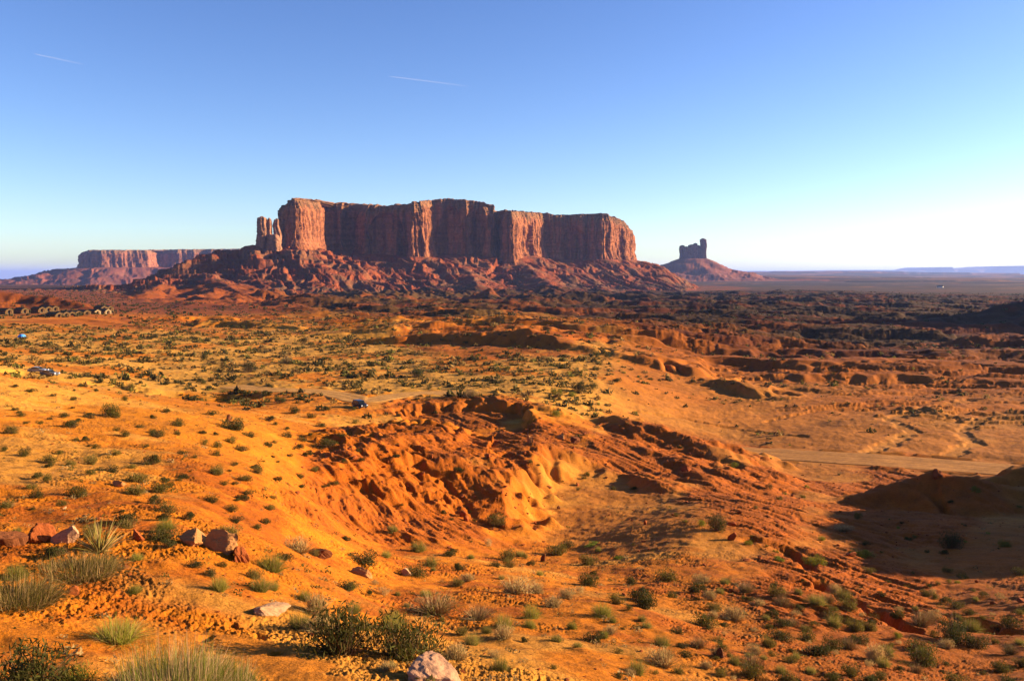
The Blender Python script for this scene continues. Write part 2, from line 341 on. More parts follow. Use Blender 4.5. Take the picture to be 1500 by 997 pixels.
    # --- erosion runnels on everything steep and near
    gx = (hbase(x + 2, y) - hbase(x - 2, y)) / 4; gy = (hbase(x, y + 2) - hbase(x, y - 2)) / 4
    rocky = rockmask(x, y, px, r)
    nr = 1 - sst(250, 330, r)
    uu = x * .50 - y * .866; vv = x * .866 + y * .50
    wv_ = fbm(x / 16, y / 16, 2, 172) * 3
    z += rocky * nr * (((ridged((vv + wv_) / 9.5, uu / 40, 2, 171, .5) - .6) * .6 + (ridged((vv + wv_ * .5) / 2.7, uu / 17, 4, 176, .6) - .6) * .62) + (ridged(x / 1.6, y / 1.6, 3, 173, .6) - .6) * .35 * sst(-.1, .3, fbm(x / 9, y / 9, 3, 174)) * .6)
    z += rocky * (1 - nr) * (1 - sst(600, 1200, r)) * (ridged(x / 22 + y / 40, y / 9, 4, 175, .55) - .55) * .5
    q = z / .9; fr = q - np.floor(q); z += (((np.floor(q) + sst(.3, .7, fr)) * .9) - z) * .5 * rocky * sst(420, 500, r) * (1 - sst(500, 900, r)) * sst(-.1, .2, pn(x / 30, y / 30, 5))
    # hummocks, clods and ripples
    z += (1 - sst(1200, 3000, r)) * fbm(x / 14, y / 14, 3, 181) * .38
    z += (1 - sst(300, 700, r)) * fbm(x / 2.2, y / 2.2, 3, 191, .6) * .11
    clod = sst(-.25, .35, fbm(x / 9, y / 9, 3, 195) + .15 * fbm(x / 2, y / 2, 2, 196))
    pat = path(x, y)
    clod = clod * (1 - pat) * (1 - .75 * sst(70, 130, r))
    z += (1 - sst(120, 260, r)) * (.13 * clod + .012) * (ridged(x / .27, y / .27, 3, 201, .6) - .6)
    z += (1 - sst(30, 60, r)) * clod * .05 * np.maximum(fbm(x / .16, y / .16, 2, 205), 0)
    for fx, fy in ((338,903),(345,906),(303,918+2),(376,918),(384,922),(300,925),(392,950),(402,946),(360,985)):
        c = P0(fx, fy); q = ((x - c[0]) / .20) ** 2 + ((y - c[1]) / .34) ** 2; z -= .13 * (1 - sst(.5, 1.1, q))
    # --- track beds
    for L, wd in ((ROAD, 3.6), (ROAD2, 7.0)):
        I = inbox(x, y, L, 30); LZ = [(p[0], p[1], float(hbase(np.array([p[0]]), np.array([p[1]]))[0])) for p in L]
        if len(I):
            d, v, _, _s = polyline(x[I], y[I], LZ); m = 1 - sst(wd + .6, wd + 4.5, d)
            z[I] = z[I] * (1 - m) + v[0] * m
            z[I] += .55 * np.exp(-((d - wd - 2.2) / .7) ** 2) * sst(-.3, .2, pn(x[I] / 5, y[I] / 5, 8)) * (y[I] * 0 + 1)
    d, _, _, _s = polyline(x, y, [(c[0], c[1]) for c in CABF[:3]]) if False else (None,) * 4
    return z
def path(x, y):
    L = PATHL; d, _, _, _s = polyline(x, y, L)
    d = d + fbm(x / 1.6, y / 1.6, 2, 66) * .5
    return 1 - sst(.55, 1.2, d)
PATHL = [P0(*p) for p in [(180,905),(230,935),(300,925),(360,935)]] + [P0(*p) for p in [(430,975),(500,1010)]]
CHP = ([(1420,585),(1345,600),(1300,612),(1335,632),(1290,655),(1262,668)], [(1500,598),(1440,612),(1408,632),(1425,648),(1385,668)])
CHN = [[P0(*p) for p in c] for c in CHP]
TERR = np.array([P0(*p) for p in [(812,705),(860,690),(905,700),(950,730),(1000,755),(1035,785),(960,802),(860,800),(800,765)]])
PADW = np.array([P0(*p) for p in [(575,596),(640,592),(700,592),(768,598),(782,622),(770,640),(700,640),(640,632),(590,612)]])
RK = [ # centre px, row, half widths px, row : parts of the near ground where bare red rock shows
 (590,722,180,88),(485,690,75,48),(752,712,55,85),(785,712,62,75),(960,680,150,55),(1090,740,130,60),(800,640,70,30),(690,600,125,17),(1320,745,150,60),(1250,860,160,60)]
def rockmask(x, y, px, r):
    m = np.zeros(x.shape)
    b = hbase(x, y) / np.maximum(y, 1e-3); row = CY - F * (b * CP + SP) / (CP - b * SP)
    nz = fbm(x / 18, y / 18, 3, 55) * .5
    for cx, cy_, a, b in RK:
        q = np.sqrt(((px - cx) / a) ** 2 + ((row - cy_) / b) ** 2)
        m = np.maximum(m, 1 - sst(.75, 1.1, q + nz))
    dt, _q, _a = polydist(x, y, np.concatenate([TERR, np.zeros((len(TERR), 2))], 1)); m = m * sst(-1, 6, dt + nz * 6)
    m = m * (1 - sst(230, 260, r))
    q = np.sqrt(((px - 725) / 165) ** 2 + ((row - 502) / 24) ** 2); m = np.maximum(m, (1 - sst(.8, 1.1, q + nz * .5)) * (r > 300))
    m = np.maximum(m, sst(430, 520, r) * sst(.0, .3, fbm(x / 90, y / 50, 3, 58) + .1) * .8)
    m = np.maximum(m, sst(275, 430, r + 60 * fbm(x / 60, y / 40, 2, 59)) * sst(860, 960, px) * .8)
    return m

# ------------------------------------------------------------------ the ground grid: finer where the camera sees it finer
th_in = np.linspace(R(-31.2), R(31.2), 1180)
out = R(31.2) + np.cumsum(np.linspace(.0015, .012, 130)); out = out[out < R(88)]
out2 = np.linspace(R(90), R(180), 40)
TG = np.concatenate([-out2[::-1], -out[::-1], th_in, out, out2])
def seg(a, b, k): return a * np.exp(np.arange(0, math.log(b / a), k))
RG = np.concatenate([seg(1.5, 13, .06), seg(13, 500, .0034), seg(500, 1500, .0030), seg(1500, 3000, .0024), seg(3000, 7000, .006), seg(7000, 70000, .03), [70000]])
NT, NR = len(TG), len(RG)
tg, rg = np.meshgrid(TG, RG)
X = (np.sin(tg) * rg).ravel(); Y = (np.cos(tg) * rg).ravel()
Z = np.zeros(X.shape)
wide = np.abs(tg.ravel()) > R(89)
CH = 400000
for i in range(0, len(X), CH): Z[i:i + CH] = relief(X[i:i + CH].copy(), Y[i:i + CH].copy())
Z[wide] = -9 - 6 * sst(R(89), R(130), np.abs(tg.ravel()[wide])) + (hbase(X[wide], Y[wide]) + 9) * (1 - sst(R(89), R(125), np.abs(tg.ravel()[wide])))
ZG = Z.reshape(NR, NT)
LRG = np.log(RG)
def ground(x, y):
    x = np.atleast_1d(np.asarray(x, float)); y = np.atleast_1d(np.asarray(y, float))
    th = np.arctan2(x, y); lr = np.log(np.hypot(x, y))
    i = (np.searchsorted(TG, th) - 1).clip(0, NT - 2); j = (np.searchsorted(LRG, lr) - 1).clip(0, NR - 2)
    fa = (th - TG[i]) / (TG[i + 1] - TG[i]); fb = (lr - LRG[j]) / (LRG[j + 1] - LRG[j])
    return (ZG[j, i] * (1 - fa) + ZG[j, i + 1] * fa) * (1 - fb) + (ZG[j + 1, i] * (1 - fa) + ZG[j + 1, i + 1] * fa) * fb
def gz(x, y): return float(ground(x, y)[0])
J0 = int(np.searchsorted(RG, 13))
def PG(px, py):
    """first point of the finished ground seen through a photo pixel"""
    a, b = ray(px, py); th = math.atan(a); i = int(np.clip(np.searchsorted(TG, th) - 1, 0, NT - 2))
    f = (th - TG[i]) / (TG[i + 1] - TG[i]); col = ZG[:, i] * (1 - f) + ZG[:, i + 1] * f
    s = col / RG; t = b / math.hypot(1, a)
    h = np.nonzero(s[J0:] >= t)[0]; j = (h[0] if len(h) else NR - 1 - J0) + J0
    if j > 0 and j < NR:
        g = (t - s[j - 1]) / (s[j] - s[j - 1] + 1e-12); r = RG[j - 1] + (RG[j] - RG[j - 1]) * min(max(g, 0), 1)
    else: r = RG[j]
    x, y = r * math.sin(th), r * math.cos(th); return x, y, gz(x, y)

# ------------------------------------------------------------------ mesh helpers
def mesh_np(name, V, Fc, smooth=True):
    V = np.asarray(V, np.float32); Fc = np.asarray(Fc, np.int32); me = bpy.data.meshes.new(name); k = Fc.shape[1]
    me.vertices.add(len(V)); me.vertices.foreach_set('co', V.ravel())
    me.loops.add(Fc.size); me.loops.foreach_set('vertex_index', Fc.ravel())
    me.polygons.add(len(Fc)); me.polygons.foreach_set('loop_start', np.arange(0, Fc.size, k, dtype=np.int32))
    me.polygons.foreach_set('use_smooth', np.full(len(Fc), smooth))
    me.update(calc_edges=True); return me
def setcol(me, C, name="Col"):
    at = me.color_attributes.new(name, 'FLOAT_COLOR', 'POINT')
    c = np.ones((len(me.vertices), 4), np.float32); c[:, :3] = C; at.data.foreach_set('color', c.ravel())
def link(name, me, mat=None, parent=None, label=None, cat=None, group=None, kind=None, loc=None, rz=0):
    o = bpy.data.objects.new(name, me); COL.objects.link(o)
    if mat and me is not None and not me.materials: me.materials.append(mat)
    if parent: o.parent = parent
    if label: o['label'] = label
    if cat: o['category'] = cat
    if group: o['group'] = group
    if kind: o['kind'] = kind
    if loc is not None: o.location = loc
    o.rotation_euler.z = rz
    return o

# ------------------------------------------------------------------ materials
def mat_new(name):
    m = bpy.data.materials.new(name); m.use_nodes = True; t = m.node_tree; return m, t, t.nodes['Principled BSDF']
def N(t, typ, **kw):
    n = t.nodes.new(typ)
    for k, v in kw.items():
        if k.startswith('i_'): n.inputs[k[2:].replace('_', ' ')].default_value = v
        else: setattr(n, k, v)
    return n
def simple(name, col, rough=.9, spec=.2, metal=0, var=.15, scale=3.0):
    m, t, b = mat_new(name)
    no = N(t, 'ShaderNodeTexNoise', i_Scale=scale, i_Detail=4.0); tc = N(t, 'ShaderNodeTexCoord'); t.links.new(tc.outputs['Object'], no.inputs['Vector'])
    mx = N(t, 'ShaderNodeMix', data_type='RGBA'); mx.inputs[6].default_value = (*[c * (1 - var) for c in col], 1); mx.inputs[7].default_value = (*[min(1, c * (1 + var)) for c in col], 1)
    t.links.new(no.outputs['Fac'], mx.inputs[0]); t.links.new(mx.outputs[2], b.inputs['Base Color'])
    b.inputs['Roughness'].default_value = rough; b.inputs['Specular IOR Level'].default_value = spec; b.inputs['Metallic'].default_value = metal
    return m
ALB = .43
def ground_mat(name, scales, bump, streak=False):
    """vertex colour = soil type; noise adds fine mottling and grain"""
    m, t, b = mat_new(name); L = t.links.new
    at = N(t, 'ShaderNodeVertexColor', layer_name="Col"); tc = N(t, 'ShaderNodeTexCoord')
    fac = None
    for i, sc in enumerate(scales):
        no = N(t, 'ShaderNodeTexNoise', i_Scale=sc, i_Detail=6.0, i_Roughness=.65)
        if streak and i == 0:
            mp = N(t, 'ShaderNodeMapping'); mp.inputs['Scale'].default_value = (1, 1, .07); L(tc.outputs['Object'], mp.inputs[0]); L(mp.outputs[0], no.inputs['Vector'])
        elif streak and i == 1:
            mp = N(t, 'ShaderNodeMapping'); mp.inputs['Scale'].default_value = (.06, .06, 1); L(tc.outputs['Object'], mp.inputs[0]); L(mp.outputs[0], no.inputs['Vector'])
        else: L(tc.outputs['Object'], no.inputs['Vector'])
        mr = N(t, 'ShaderNodeMapRange'); mr.inputs['From Min'].default_value = .3; mr.inputs['From Max'].default_value = .7
        mr.inputs['To Min'].default_value = .78; mr.inputs['To Max'].default_value = 1.22
        if i == len(scales) - 1: mr.inputs['To Min'].default_value = .62; mr.inputs['To Max'].default_value = 1.36
        L(no.outputs['Fac'], mr.inputs['Value'])
        if fac is None: fac = mr.outputs[0]
        else:
            mu = N(t, 'ShaderNodeMath', operation='MULTIPLY'); L(fac, mu.inputs[0]); L(mr.outputs[0], mu.inputs[1]); fac = mu.outputs[0]
        if i == len(scales) - 1:
            bp = N(t, 'ShaderNodeBump'); bp.inputs['Strength'].default_value = .7; bp.inputs['Distance'].default_value = bump
            L(no.outputs['Fac'], bp.inputs['Height']); L(bp.outputs[0], b.inputs['Normal'])
    fk = N(t, 'ShaderNodeMath', operation='MULTIPLY'); L(fac, fk.inputs[0]); fk.inputs[1].default_value = ALB
    vm = N(t, 'ShaderNodeVectorMath', operation='SCALE'); L(at.outputs[0], vm.inputs[0]); L(fk.outputs[0], vm.inputs['Scale'])
    L(vm.outputs[0], b.inputs['Base Color'])
    b.inputs['Roughness'].default_value = .95; b.inputs['Specular IOR Level'].default_value = .08
    return m
M_ground = ground_mat('desert_soil', (.03, .35, 6.0), .13)
M_talus = ground_mat('talus_rock', (.02, .09, .25), 2.0)
M_cliff = ground_mat('sandstone_cliff', (.07, .09, .16), 5.0, streak=True)

# ------------------------------------------------------------------ soil colours
def soil(x, y, z):
    r = np.hypot(x, y); px = CX + F * x / np.maximum(y, 1e-3)
    C = np.empty((len(x), 3))
    sand = np.array([.84, .27, .020]); pale = np.array([.92, .48, .12]); red = np.array([.60, .145, .016]); dark = np.array([.30, .075, .020]); green = np.array([.10, .068, .026])
    deep = np.array([.27, .062, .022]); purple = np.array([.30, .11, .075])
    C[:] = sand
    def mix(col, m): C[:] = C * (1 - m[:, None]) + col * m[:, None]
    n1 = fbm(x / 40, y / 40, 4, 301); n2 = fbm(x / 6, y / 6, 3, 305); n3 = fbm(x / 1.3, y / 1.3, 3, 309)
    mix(red, .8 * sst(-.25, .45, n2 + .4 * n3) * (1 - sst(60, 160, r)))
    mix(np.array([.90, .33, .03]), sst(60, 110, r) * (1 - sst(130, 200, r)) * (1 - sst(380, 450, px)) * .8)
    # pale wash flats
    flat = sst(200, 235, r) * (1 - sst(430, 600, r)) * (1 - sst(860, 960, px)) 
    mix(pale, flat * sst(-.6, .05, n1 + .4 * n2) * .9)
    mix(pale, .6 * sst(.15, .45, n1 + .3 * n2) * (1 - flat))
    # right-hand valley floor: brown orange
    rv = sst(820, 980, px) * sst(100, 150, r); mix(np.array([.60, .23, .055]), .8 * rv)
    ch = np.minimum(polyline(x, y, CHN[0])[0], polyline(x, y, CHN[1])[0]); mix(np.array([.74, .34, .10]), .55 * (1 - sst(1.2, 3.2, ch + 1.2 * fbm(x / 5, y / 5, 2, 333))))
    rv2 = sst(900, 1300, px) * (1 - sst(100, 150, r)); mix(np.array([.46, .125, .018]), .8 * rv2)
    rk = rockmask(x, y, px, r)
    mix(red, .8 * rk * (1 - sst(900, 1500, r)))
    mix(dark, .28 * rk * sst(.0, .5, n1 + n2) * (1 - sst(900, 1500, r)))
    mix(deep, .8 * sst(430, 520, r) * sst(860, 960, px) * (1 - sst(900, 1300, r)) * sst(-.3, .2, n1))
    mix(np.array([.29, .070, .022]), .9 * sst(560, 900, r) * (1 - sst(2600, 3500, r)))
    dt, _q, _a = polydist(x, y, np.concatenate([TERR, np.zeros((len(TERR), 2))], 1)); mix(np.array([.70, .27, .06]), .7 * (1 - sst(-3, 6, dt + 5 * n2)))
    # scrub plain
    gp = sst(520, 700, r + (px - 900).clip(-400, 400) * .15) * sst(-.35, .15, fbm(x / 120, y / 60, 4, 321) + .1) * sst(420, 560, px + r * .05)
    mix(green, gp * .8 * (1 - sst(5200, 6500, r)))
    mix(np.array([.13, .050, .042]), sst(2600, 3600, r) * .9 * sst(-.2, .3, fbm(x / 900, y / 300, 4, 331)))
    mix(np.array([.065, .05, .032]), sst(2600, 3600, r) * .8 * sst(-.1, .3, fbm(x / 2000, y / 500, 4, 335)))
    pat = path(x, y); mix(np.array([.76, .27, .035]), pat * (r < 60))
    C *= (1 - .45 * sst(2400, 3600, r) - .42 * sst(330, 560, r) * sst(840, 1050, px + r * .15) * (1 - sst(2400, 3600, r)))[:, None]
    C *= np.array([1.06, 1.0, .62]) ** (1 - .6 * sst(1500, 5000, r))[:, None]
    return C
def soil_talus(x, y, z, far):
    n1 = fbm(x / 60, y / 60, 4, 401); n2 = fbm(x / 14, y / 14, 3, 405); st = pn(z / 7 + .4 * n1, x / 900, 409)
    C = np.empty((len(x), 3)); C[:] = (.40, .090, .026)
    def mix(col, m): C[:] = C * (1 - m[:, None]) + np.array(col) * m[:, None]
    mix((.34, .16, .07), .7 * sst(-.1, .3, n1)); mix((.60, .20, .07), .35 * sst(.2, .45, n2)); mix((.26, .07, .03), .6 * sst(0, .4, st))
    low = 1 - sst(-45, 5, z)
    mix((.16, .10, .045), .6 * low * sst(-.3, .2, n1 + n2 * .5))
    if far: mix((.42, .14, .09), np.full(len(x), .6))
    return C

# split the grid into the open ground and the slopes that belong to each rock mass
Xg = X.reshape(NR, NT); Yg = Y.reshape(NR, NT)
jc, ic = np.meshgrid(np.arange(NR - 1), np.arange(NT - 1), indexing='ij'); jc = jc.ravel(); ic = ic.ravel()
v0 = jc * NT + ic; quads = np.stack([v0, v0 + 1, v0 + NT + 1, v0 + NT], 1)
xc = X[v0]; yc = Y[v0]; lab = np.zeros(len(v0), np.int8)
for k, P, L in ((1, MP, 400.), (2, BP, 780.), (3, FP, 850.)):
    I = inbox(xc, yc, P, L); d, _z, _a = polydist(xc[I], yc[I], P); lab[I[d < L * .92]] = k
SH = [W(*p)[:2] for p in [(378,359,2170),(345,366,2080),(290,373,2010),(243,399,1930),(185,414,1890)]]
I = inbox(xc, yc, SH, 300); d, _v, _a, _s = polyline(xc[I], yc[I], SH); I = I[(d < 230)]; lab[I[lab[I] == 0]] = 1
def submesh(name, k):
    q = quads[lab == k]; u, inv = np.unique(q.ravel(), return_inverse=True)
    V = np.stack([X[u], Y[u], Z[u]], 1); return mesh_np(name, V, inv.reshape(-1, 4)), V
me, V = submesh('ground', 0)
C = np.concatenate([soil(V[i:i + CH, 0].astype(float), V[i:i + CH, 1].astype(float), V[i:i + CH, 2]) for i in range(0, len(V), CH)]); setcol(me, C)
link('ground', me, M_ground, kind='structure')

# ------------------------------------------------------------------ cliffs
def cliff(name, P, parent, ds, dz, seed, amp, mat, tint, rimnoise=3., capd=.5, alc=(), flare=8.):
    P = np.asarray(P); n = len(P); pts = []
    for i in range(n):
        a = P[i]; b = P[(i + 1) % n]; L = math.hypot(*(b[:2] - a[:2])); k = max(2, int(L / ds))
        for j in range(k): pts.append(a + (b - a) * (j / k))
    Q = np.array(pts)
    for _ in range(6):   # soften corners slightly
        Q[:, :2] = Q[:, :2] * .6 + .2 * (np.roll(Q[:, :2], 1, 0) + np.roll(Q[:, :2], -1, 0))
    T = np.roll(Q[:, :2], -1, 0) - np.roll(Q[:, :2], 1, 0); T /= np.linalg.norm(T, axis=1)[:, None] + 1e-9
    area = .5 * np.sum(Q[:, 0] * np.roll(Q[:, 1], -1) - np.roll(Q[:, 0], -1) * Q[:, 1]); sg = 1 if area > 0 else -1
    Nn = np.stack([T[:, 1], -T[:, 0]], 1) * sg
    s = np.concatenate([[0], np.cumsum(np.linalg.norm(np.diff(Q[:, :2], axis=0), axis=1))])
    H = (Q[:, 2] - Q[:, 3]).max(); K = int(H * 1.25 / dz)
    rim = Q[:, 2] + fbm(s / (12 * amp), s * 0, 4, seed) * rimnoise
    zb = Q[:, 3] - H * .16
    t = np.linspace(0, 1, K)[:, None]; z = zb[None] + (rim - zb)[None] * t
    S_ = np.broadcast_to(s[None], z.shape); hN = (z - Q[None, :, 3]) / (rim - Q[:, 3])[None]
    A_ = amp
    d = A_ * 14 * (ridged(S_ / (62 * A_), z / (520 * A_), 3, seed + 1, .5) - .6)
    d += A_ * 8 * (ridged(S_ / (19 * A_) + fbm(S_ / 60, z / (60 * A_), 2, seed + 2) * .4, z / (170 * A_), 3, seed + 3, .55) - .6)
    d += A_ * 2.4 * fbm(S_ / (6 * A_), z / (26 * A_), 3, seed + 4)
    d += A_ * 1.1 * fbm(S_ / (4 * A_), z / (2.6 * A_), 2, seed + 6)
    cr_ = pn(S_ / (24 * A_) + .12 * fbm(S_ / 30, z / (50 * A_), 2, seed + 31), z / (700 * A_), seed + 30); d -= A_ * 8 * np.exp(-(cr_ / .045) ** 2)
    # slabs: stepped panels
    d += A_ * 5 * np.round(fbm(S_ / (34 * A_), z / (95 * A_), 2, seed + 5) * 2.2) / 2.2
    d += flare * (1 - sst(-.1, .28, hN)) - 1.0
    edge = .80 + .07 * fbm(S_ / (45 * A_), S_ * 0 + 3, 3, seed + 7)
    d -= A_ * 10 * np.maximum(hN - edge, 0) / .2                      # rounded, stepped shoulder under the rim
    ledge = (z / (6.5 * A_)); fr = ledge - np.floor(ledge)
    d -= A_ * 1.8 * sst(.2, .9, fr) * sst(edge - .03, edge + .04, hN)
    for (sc, hw, ht, dep) in alc:                                      # arched alcoves (px centre, half width m, top share of height, depth m)
        k = int(np.argmin(np.abs((CX + F * Q[:, 0] / Q[:, 1]) - sc) + (Q[:, 1] > P[:, 1].mean() + 200) * 1e3))
        u = (S_ - s[k]) / hw; arch = ht * np.sqrt(np.clip(1 - u * u, 0, 1))
        d -= dep * (1 - sst(.9, 1.0, np.abs(u))) * (1 - sst(arch - .03, arch + .02, hN))
    Vx = Q[None, :, 0] + Nn[None, :, 0] * d; Vy = Q[None, :, 1] + Nn[None, :, 1] * d
    rows = [np.stack([Vx, Vy, z], -1)]
    cx, cyy = Q[:, 0].mean(), Q[:, 1].mean()
    mnx, mxx = Q[:, 0].min(), Q[:, 0].max()
    sp = np.stack([cx + (Q[:, 0] - cx) * .7, np.full(len(Q), cyy)], 1)
    tx, ty = rows[0][-1, :, 0], rows[0][-1, :, 1]; zt = rows[0][-1, :, 2]; zm = zt.mean() * 0 + np.median(zt)
    for f in (.006, .014, .025, .04, .06, .1, .18, .3, .5, .75, 1.0):
        xx = tx + (sp[:, 0] - tx) * f; yy = ty + (sp[:, 1] - ty) * f
        zc = zt + (2.2 * amp * min(1, f / .03) if capd else 0) * (1 + fbm(xx / 30, yy / 30, 3, seed + 8)) + (zm - zt) * sst(.1, 1, f)
        rows.append(np.stack([xx, yy, zc], -1)[None])
    G = np.concatenate(rows); KR, m = G.shape[:2]
    jj, ii = np.meshgrid(np.arange(KR - 1), np.arange(m), indexing='ij'); jj = jj.ravel(); ii = ii.ravel(); i2 = (ii + 1) % m
    fc = np.stack([jj * m + ii, jj * m + i2, (jj + 1) * m + i2, (jj + 1) * m + ii], 1)
    if sg < 0: fc = fc[:, ::-1]
    V = G.reshape(-1, 3)
    sv = np.tile(s, KR); zz_ = V[:, 2]
    hv = np.concatenate([hN, np.full((KR - K, m), 1.05)]).ravel()
    C = np.empty((len(V), 3)); C[:] = tint
    def mix(col, mk): C[:] = C * (1 - mk[:, None]) + np.array(col) * mk[:, None]
    var = fbm(sv / (16 * A_), zz_ / (140 * A_), 4, seed + 20)
    mix(np.array(tint) * .42, .8 * sst(.02, .4, var)); mix(np.clip(np.array(tint) * 1.22, 0, 1), .6 * sst(.05, .4, -var))
    mix(np.array(tint) * np.array([.8, .75, .6]), .6 * sst(.0, .3, pn(zz_ / (5 * A_) + .2 * var, sv / 300, seed + 22)))
    mix((.34, .20, .10), .6 * sst(.80, .9, hv + .1 * var))
    me = mesh_np(name, V, fc); setcol(me, C)
    return link(name, me, mat, parent)
def empty(name, loc, label, cat, group=None, rz=0):
    return link(name, None, None, None, label, cat, group, None, loc, rz)

mesa = empty('mesa', (0, 0, 0), 'huge red sandstone mesa with sheer fluted cliffs above a long rubble slope', 'mesa')
me, V = submesh('talus_slope', 1); setcol(me, soil_talus(*[V[:, i].astype(float) for i in range(3)], False)); link('talus_slope', me, M_talus, mesa)
MC = (.56, .20, .085)
cliff('cliff_wall', MP, mesa, 2.0, 2.0, 500, 1.0, M_cliff, MC, 3.0,
      alc=((566,58,.84,24),(505,14,.8,9),(662,40,.86,14),(775,30,.7,16),(700,20,.8,10),(840,46,.72,10),(425,16,.5,7)))
def block(name, px, D, w_, dp, r_top, r_foot, seed, parent, mat, tint, taper=.6, ds=1.2, amp=.3):
    x0 = (px - CX) / F * D; zt = zrow(r_top, D); zb = zrow(r_foot, D); H = zt - zb
    K = max(10, int(H / ds)); m = 48; th = np.linspace(0, 2 * np.pi, m, endpoint=False); t = np.linspace(0, 1, K)[:, None]
    z = zb - H * .2 + (H * 1.2) * t; tt_ = np.broadcast_to(th[None], (K, m))
    rad = 1 - (1 - taper) * t ** 1.3; rad = rad * (1 - .75 * sst(.93, 1.0, t) ** 2)
    rn = 1 + amp * fbm(np.cos(tt_) * 1.5 + seed, np.sin(tt_) * 1.5 + z / (H * 1.3), 3, seed) + .10 * fbm(tt_ * 3, z / 5, 2, seed + 1)
    sq = 1 / np.maximum(np.abs(np.cos(tt_)), np.abs(np.sin(tt_))) ** .6
    V = np.stack([x0 + np.cos(tt_) * w_ / 2 * rad * rn * sq + pn(z / (H * .4), z * 0 + seed, 3) * w_ * .12, D + np.sin(tt_) * dp / 2 * rad * rn * sq, z + tt_ * 0], -1).reshape(-1, 3)
    jj, ii = np.meshgrid(np.arange(K - 1), np.arange(m), indexing='ij'); jj = jj.ravel(); ii = ii.ravel(); i2 = (ii + 1) % m
    fc = np.stack([jj * m + ii, jj * m + i2, (jj + 1) * m + i2, (jj + 1) * m + ii], 1)
    V = np.concatenate([V, [[V[-m:, 0].mean(), V[-m:, 1].mean(), V[-m:, 2].max() + H * .01]]]); c = len(V) - 1
    cap = np.stack([(K - 1) * m + np.arange(m), (K - 1) * m + (np.arange(m) + 1) % m, np.full(m, c), np.full(m, c)], 1)
    me = bpy.data.meshes.new(name); me.from_pydata(V.tolist(), [], fc.tolist() + cap[:, :3].tolist()); me.polygons.foreach_set('use_smooth', [True] * len(me.polygons))
    C = np.empty((len(V), 3)); C[:] = tint; v = fbm(V[:, 0] / 6, V[:, 2] / 20, 3, seed + 4); C *= (1 - .3 * sst(0, .4, v))[:, None]
    setcol(me, C); return link(name, me, mat, parent)
LT = (.58, .27, .15)
block('rock_spire', 386, 2060, 24, 30, 317, 362, 11, mesa, M_cliff, LT, .75)
block('rock_spire', 397, 2066, 17, 22, 319, 362, 12, mesa, M_cliff, LT, .4)
block('rock_spire', 408, 2076, 22, 24, 320, 360, 13, mesa, M_cliff, LT, .45)
block('rock_spire', 403, 2052, 36, 30, 343, 364, 14, mesa, M_cliff, LT, .6)
block('rock_spire', 322, 2032, 10, 12, 365, 382, 15, mesa, M_cliff, (.50, .15, .06), .85, .8)
block('rock_spire', 327, 2035, 22, 20, 369, 384, 16, mesa, M_cliff, (.50, .15, .06), .9, .8)

butte = empty('butte', (0, 0, 0), 'narrow castle shaped butte with one tall tower at its right end, near the horizon', 'butte')
me, V = submesh('talus_slope', 2); setcol(me, soil_talus(*[V[:, i].astype(float) for i in range(3)], True)); link('talus_slope', me, M_talus, butte)
BC = (.30, .12, .09)
for i, (p, D, ww, dd, rt, sd_) in enumerate(((998,5540,26,60,359,21),(1004,5530,42,70,361,22),(1012,5530,40,70,358,23),(1017,5530,24,60,356,24),(1022,5530,14,40,359,25),(1000,5540,24,60,361,27))):
    block('cliff_wall', p, D, ww * 1.15, dd, rt, 379, sd_, butte, M_cliff, BC, .9, 3, .12)
block('rock_tower', 1028.5, 5530, 42, 50, 349, 379, 26, butte, M_cliff, BC, .88, 3, .08)
fm = empty('mesa', (0, 0, 0), 'distant flat topped mesa with pink lit cliffs beyond the left shoulder of the big mesa', 'mesa')
me, V = submesh('talus_slope', 3); setcol(me, soil_talus(*[V[:, i].astype(float) for i in range(3)], True)); link('talus_slope', me, M_talus, fm)
cliff('cliff_wall', FP, fm, 6, 5, 600, 2.2, M_cliff, (.56, .21, .11), 3, flare=14)

# ------------------------------------------------------------------ tracks
M_road = ground_mat('packed_dirt', (.1, .8, 6.0), .03)
def road(name, L, wd, col):
    L = np.array(L); pts = []
    for i in range(len(L) - 1):
        k = max(2, int(np.hypot(*(L[i + 1] - L[i])) / .8)); pts += [L[i] + (L[i + 1] - L[i]) * j / k for j in range(k)]
    Q = np.array(pts + [L[-1]])
    for _ in range(60): Q[1:-1] = Q[1:-1] * .5 + .25 * (Q[:-2] + Q[2:])
    T = np.gradient(Q, axis=0); T /= np.linalg.norm(T, axis=1)[:, None]; Nn = np.stack([-T[:, 1], T[:, 0]], 1)
    us = np.linspace(-wd, wd, 41); wob = 1 + .10 * fbm(np.arange(len(Q)) / 25., np.zeros(len(Q)), 3, 9)
    G = Q[:, None] + Nn[:, None] * us[None, :, None] * wob[:, None, None]
    z = ground(G[..., 0].ravel(), G[..., 1].ravel()).reshape(G.shape[:2]) + .07
    rut = -.05 * (np.exp(-((np.abs(us) - 1.3) / .5) ** 2)); z = z + rut[None] + .04
    z[:, 0] -= .3; z[:, -1] -= .3
    V = np.concatenate([G, z[..., None]], -1).reshape(-1, 3); m = len(us)
    jj, ii = np.meshgrid(np.arange(len(Q) - 1), np.arange(m - 1), indexing='ij'); a = (jj * m + ii).ravel()
    me = mesh_np(name, V, np.stack([a, a + m, a + m + 1, a + 1], 1)); C = np.empty((len(V), 3)); C[:] = col
    C *= (1 + .12 * fbm(V[:, 0] / 4, V[:, 1] / 4, 3, 71))[:, None] * (1 - .22 * np.tile(np.exp(-((np.abs(us) - wd * .36) / (wd * .09)) ** 2), len(Q)))[:, None]; setcol(me, C); return link(name, me, M_road, kind='structure')
road('dirt_road', ROAD2, 7.4, (.78, .34, .08))
road('dirt_track', ROAD, 4.2, (.98, .48, .12))

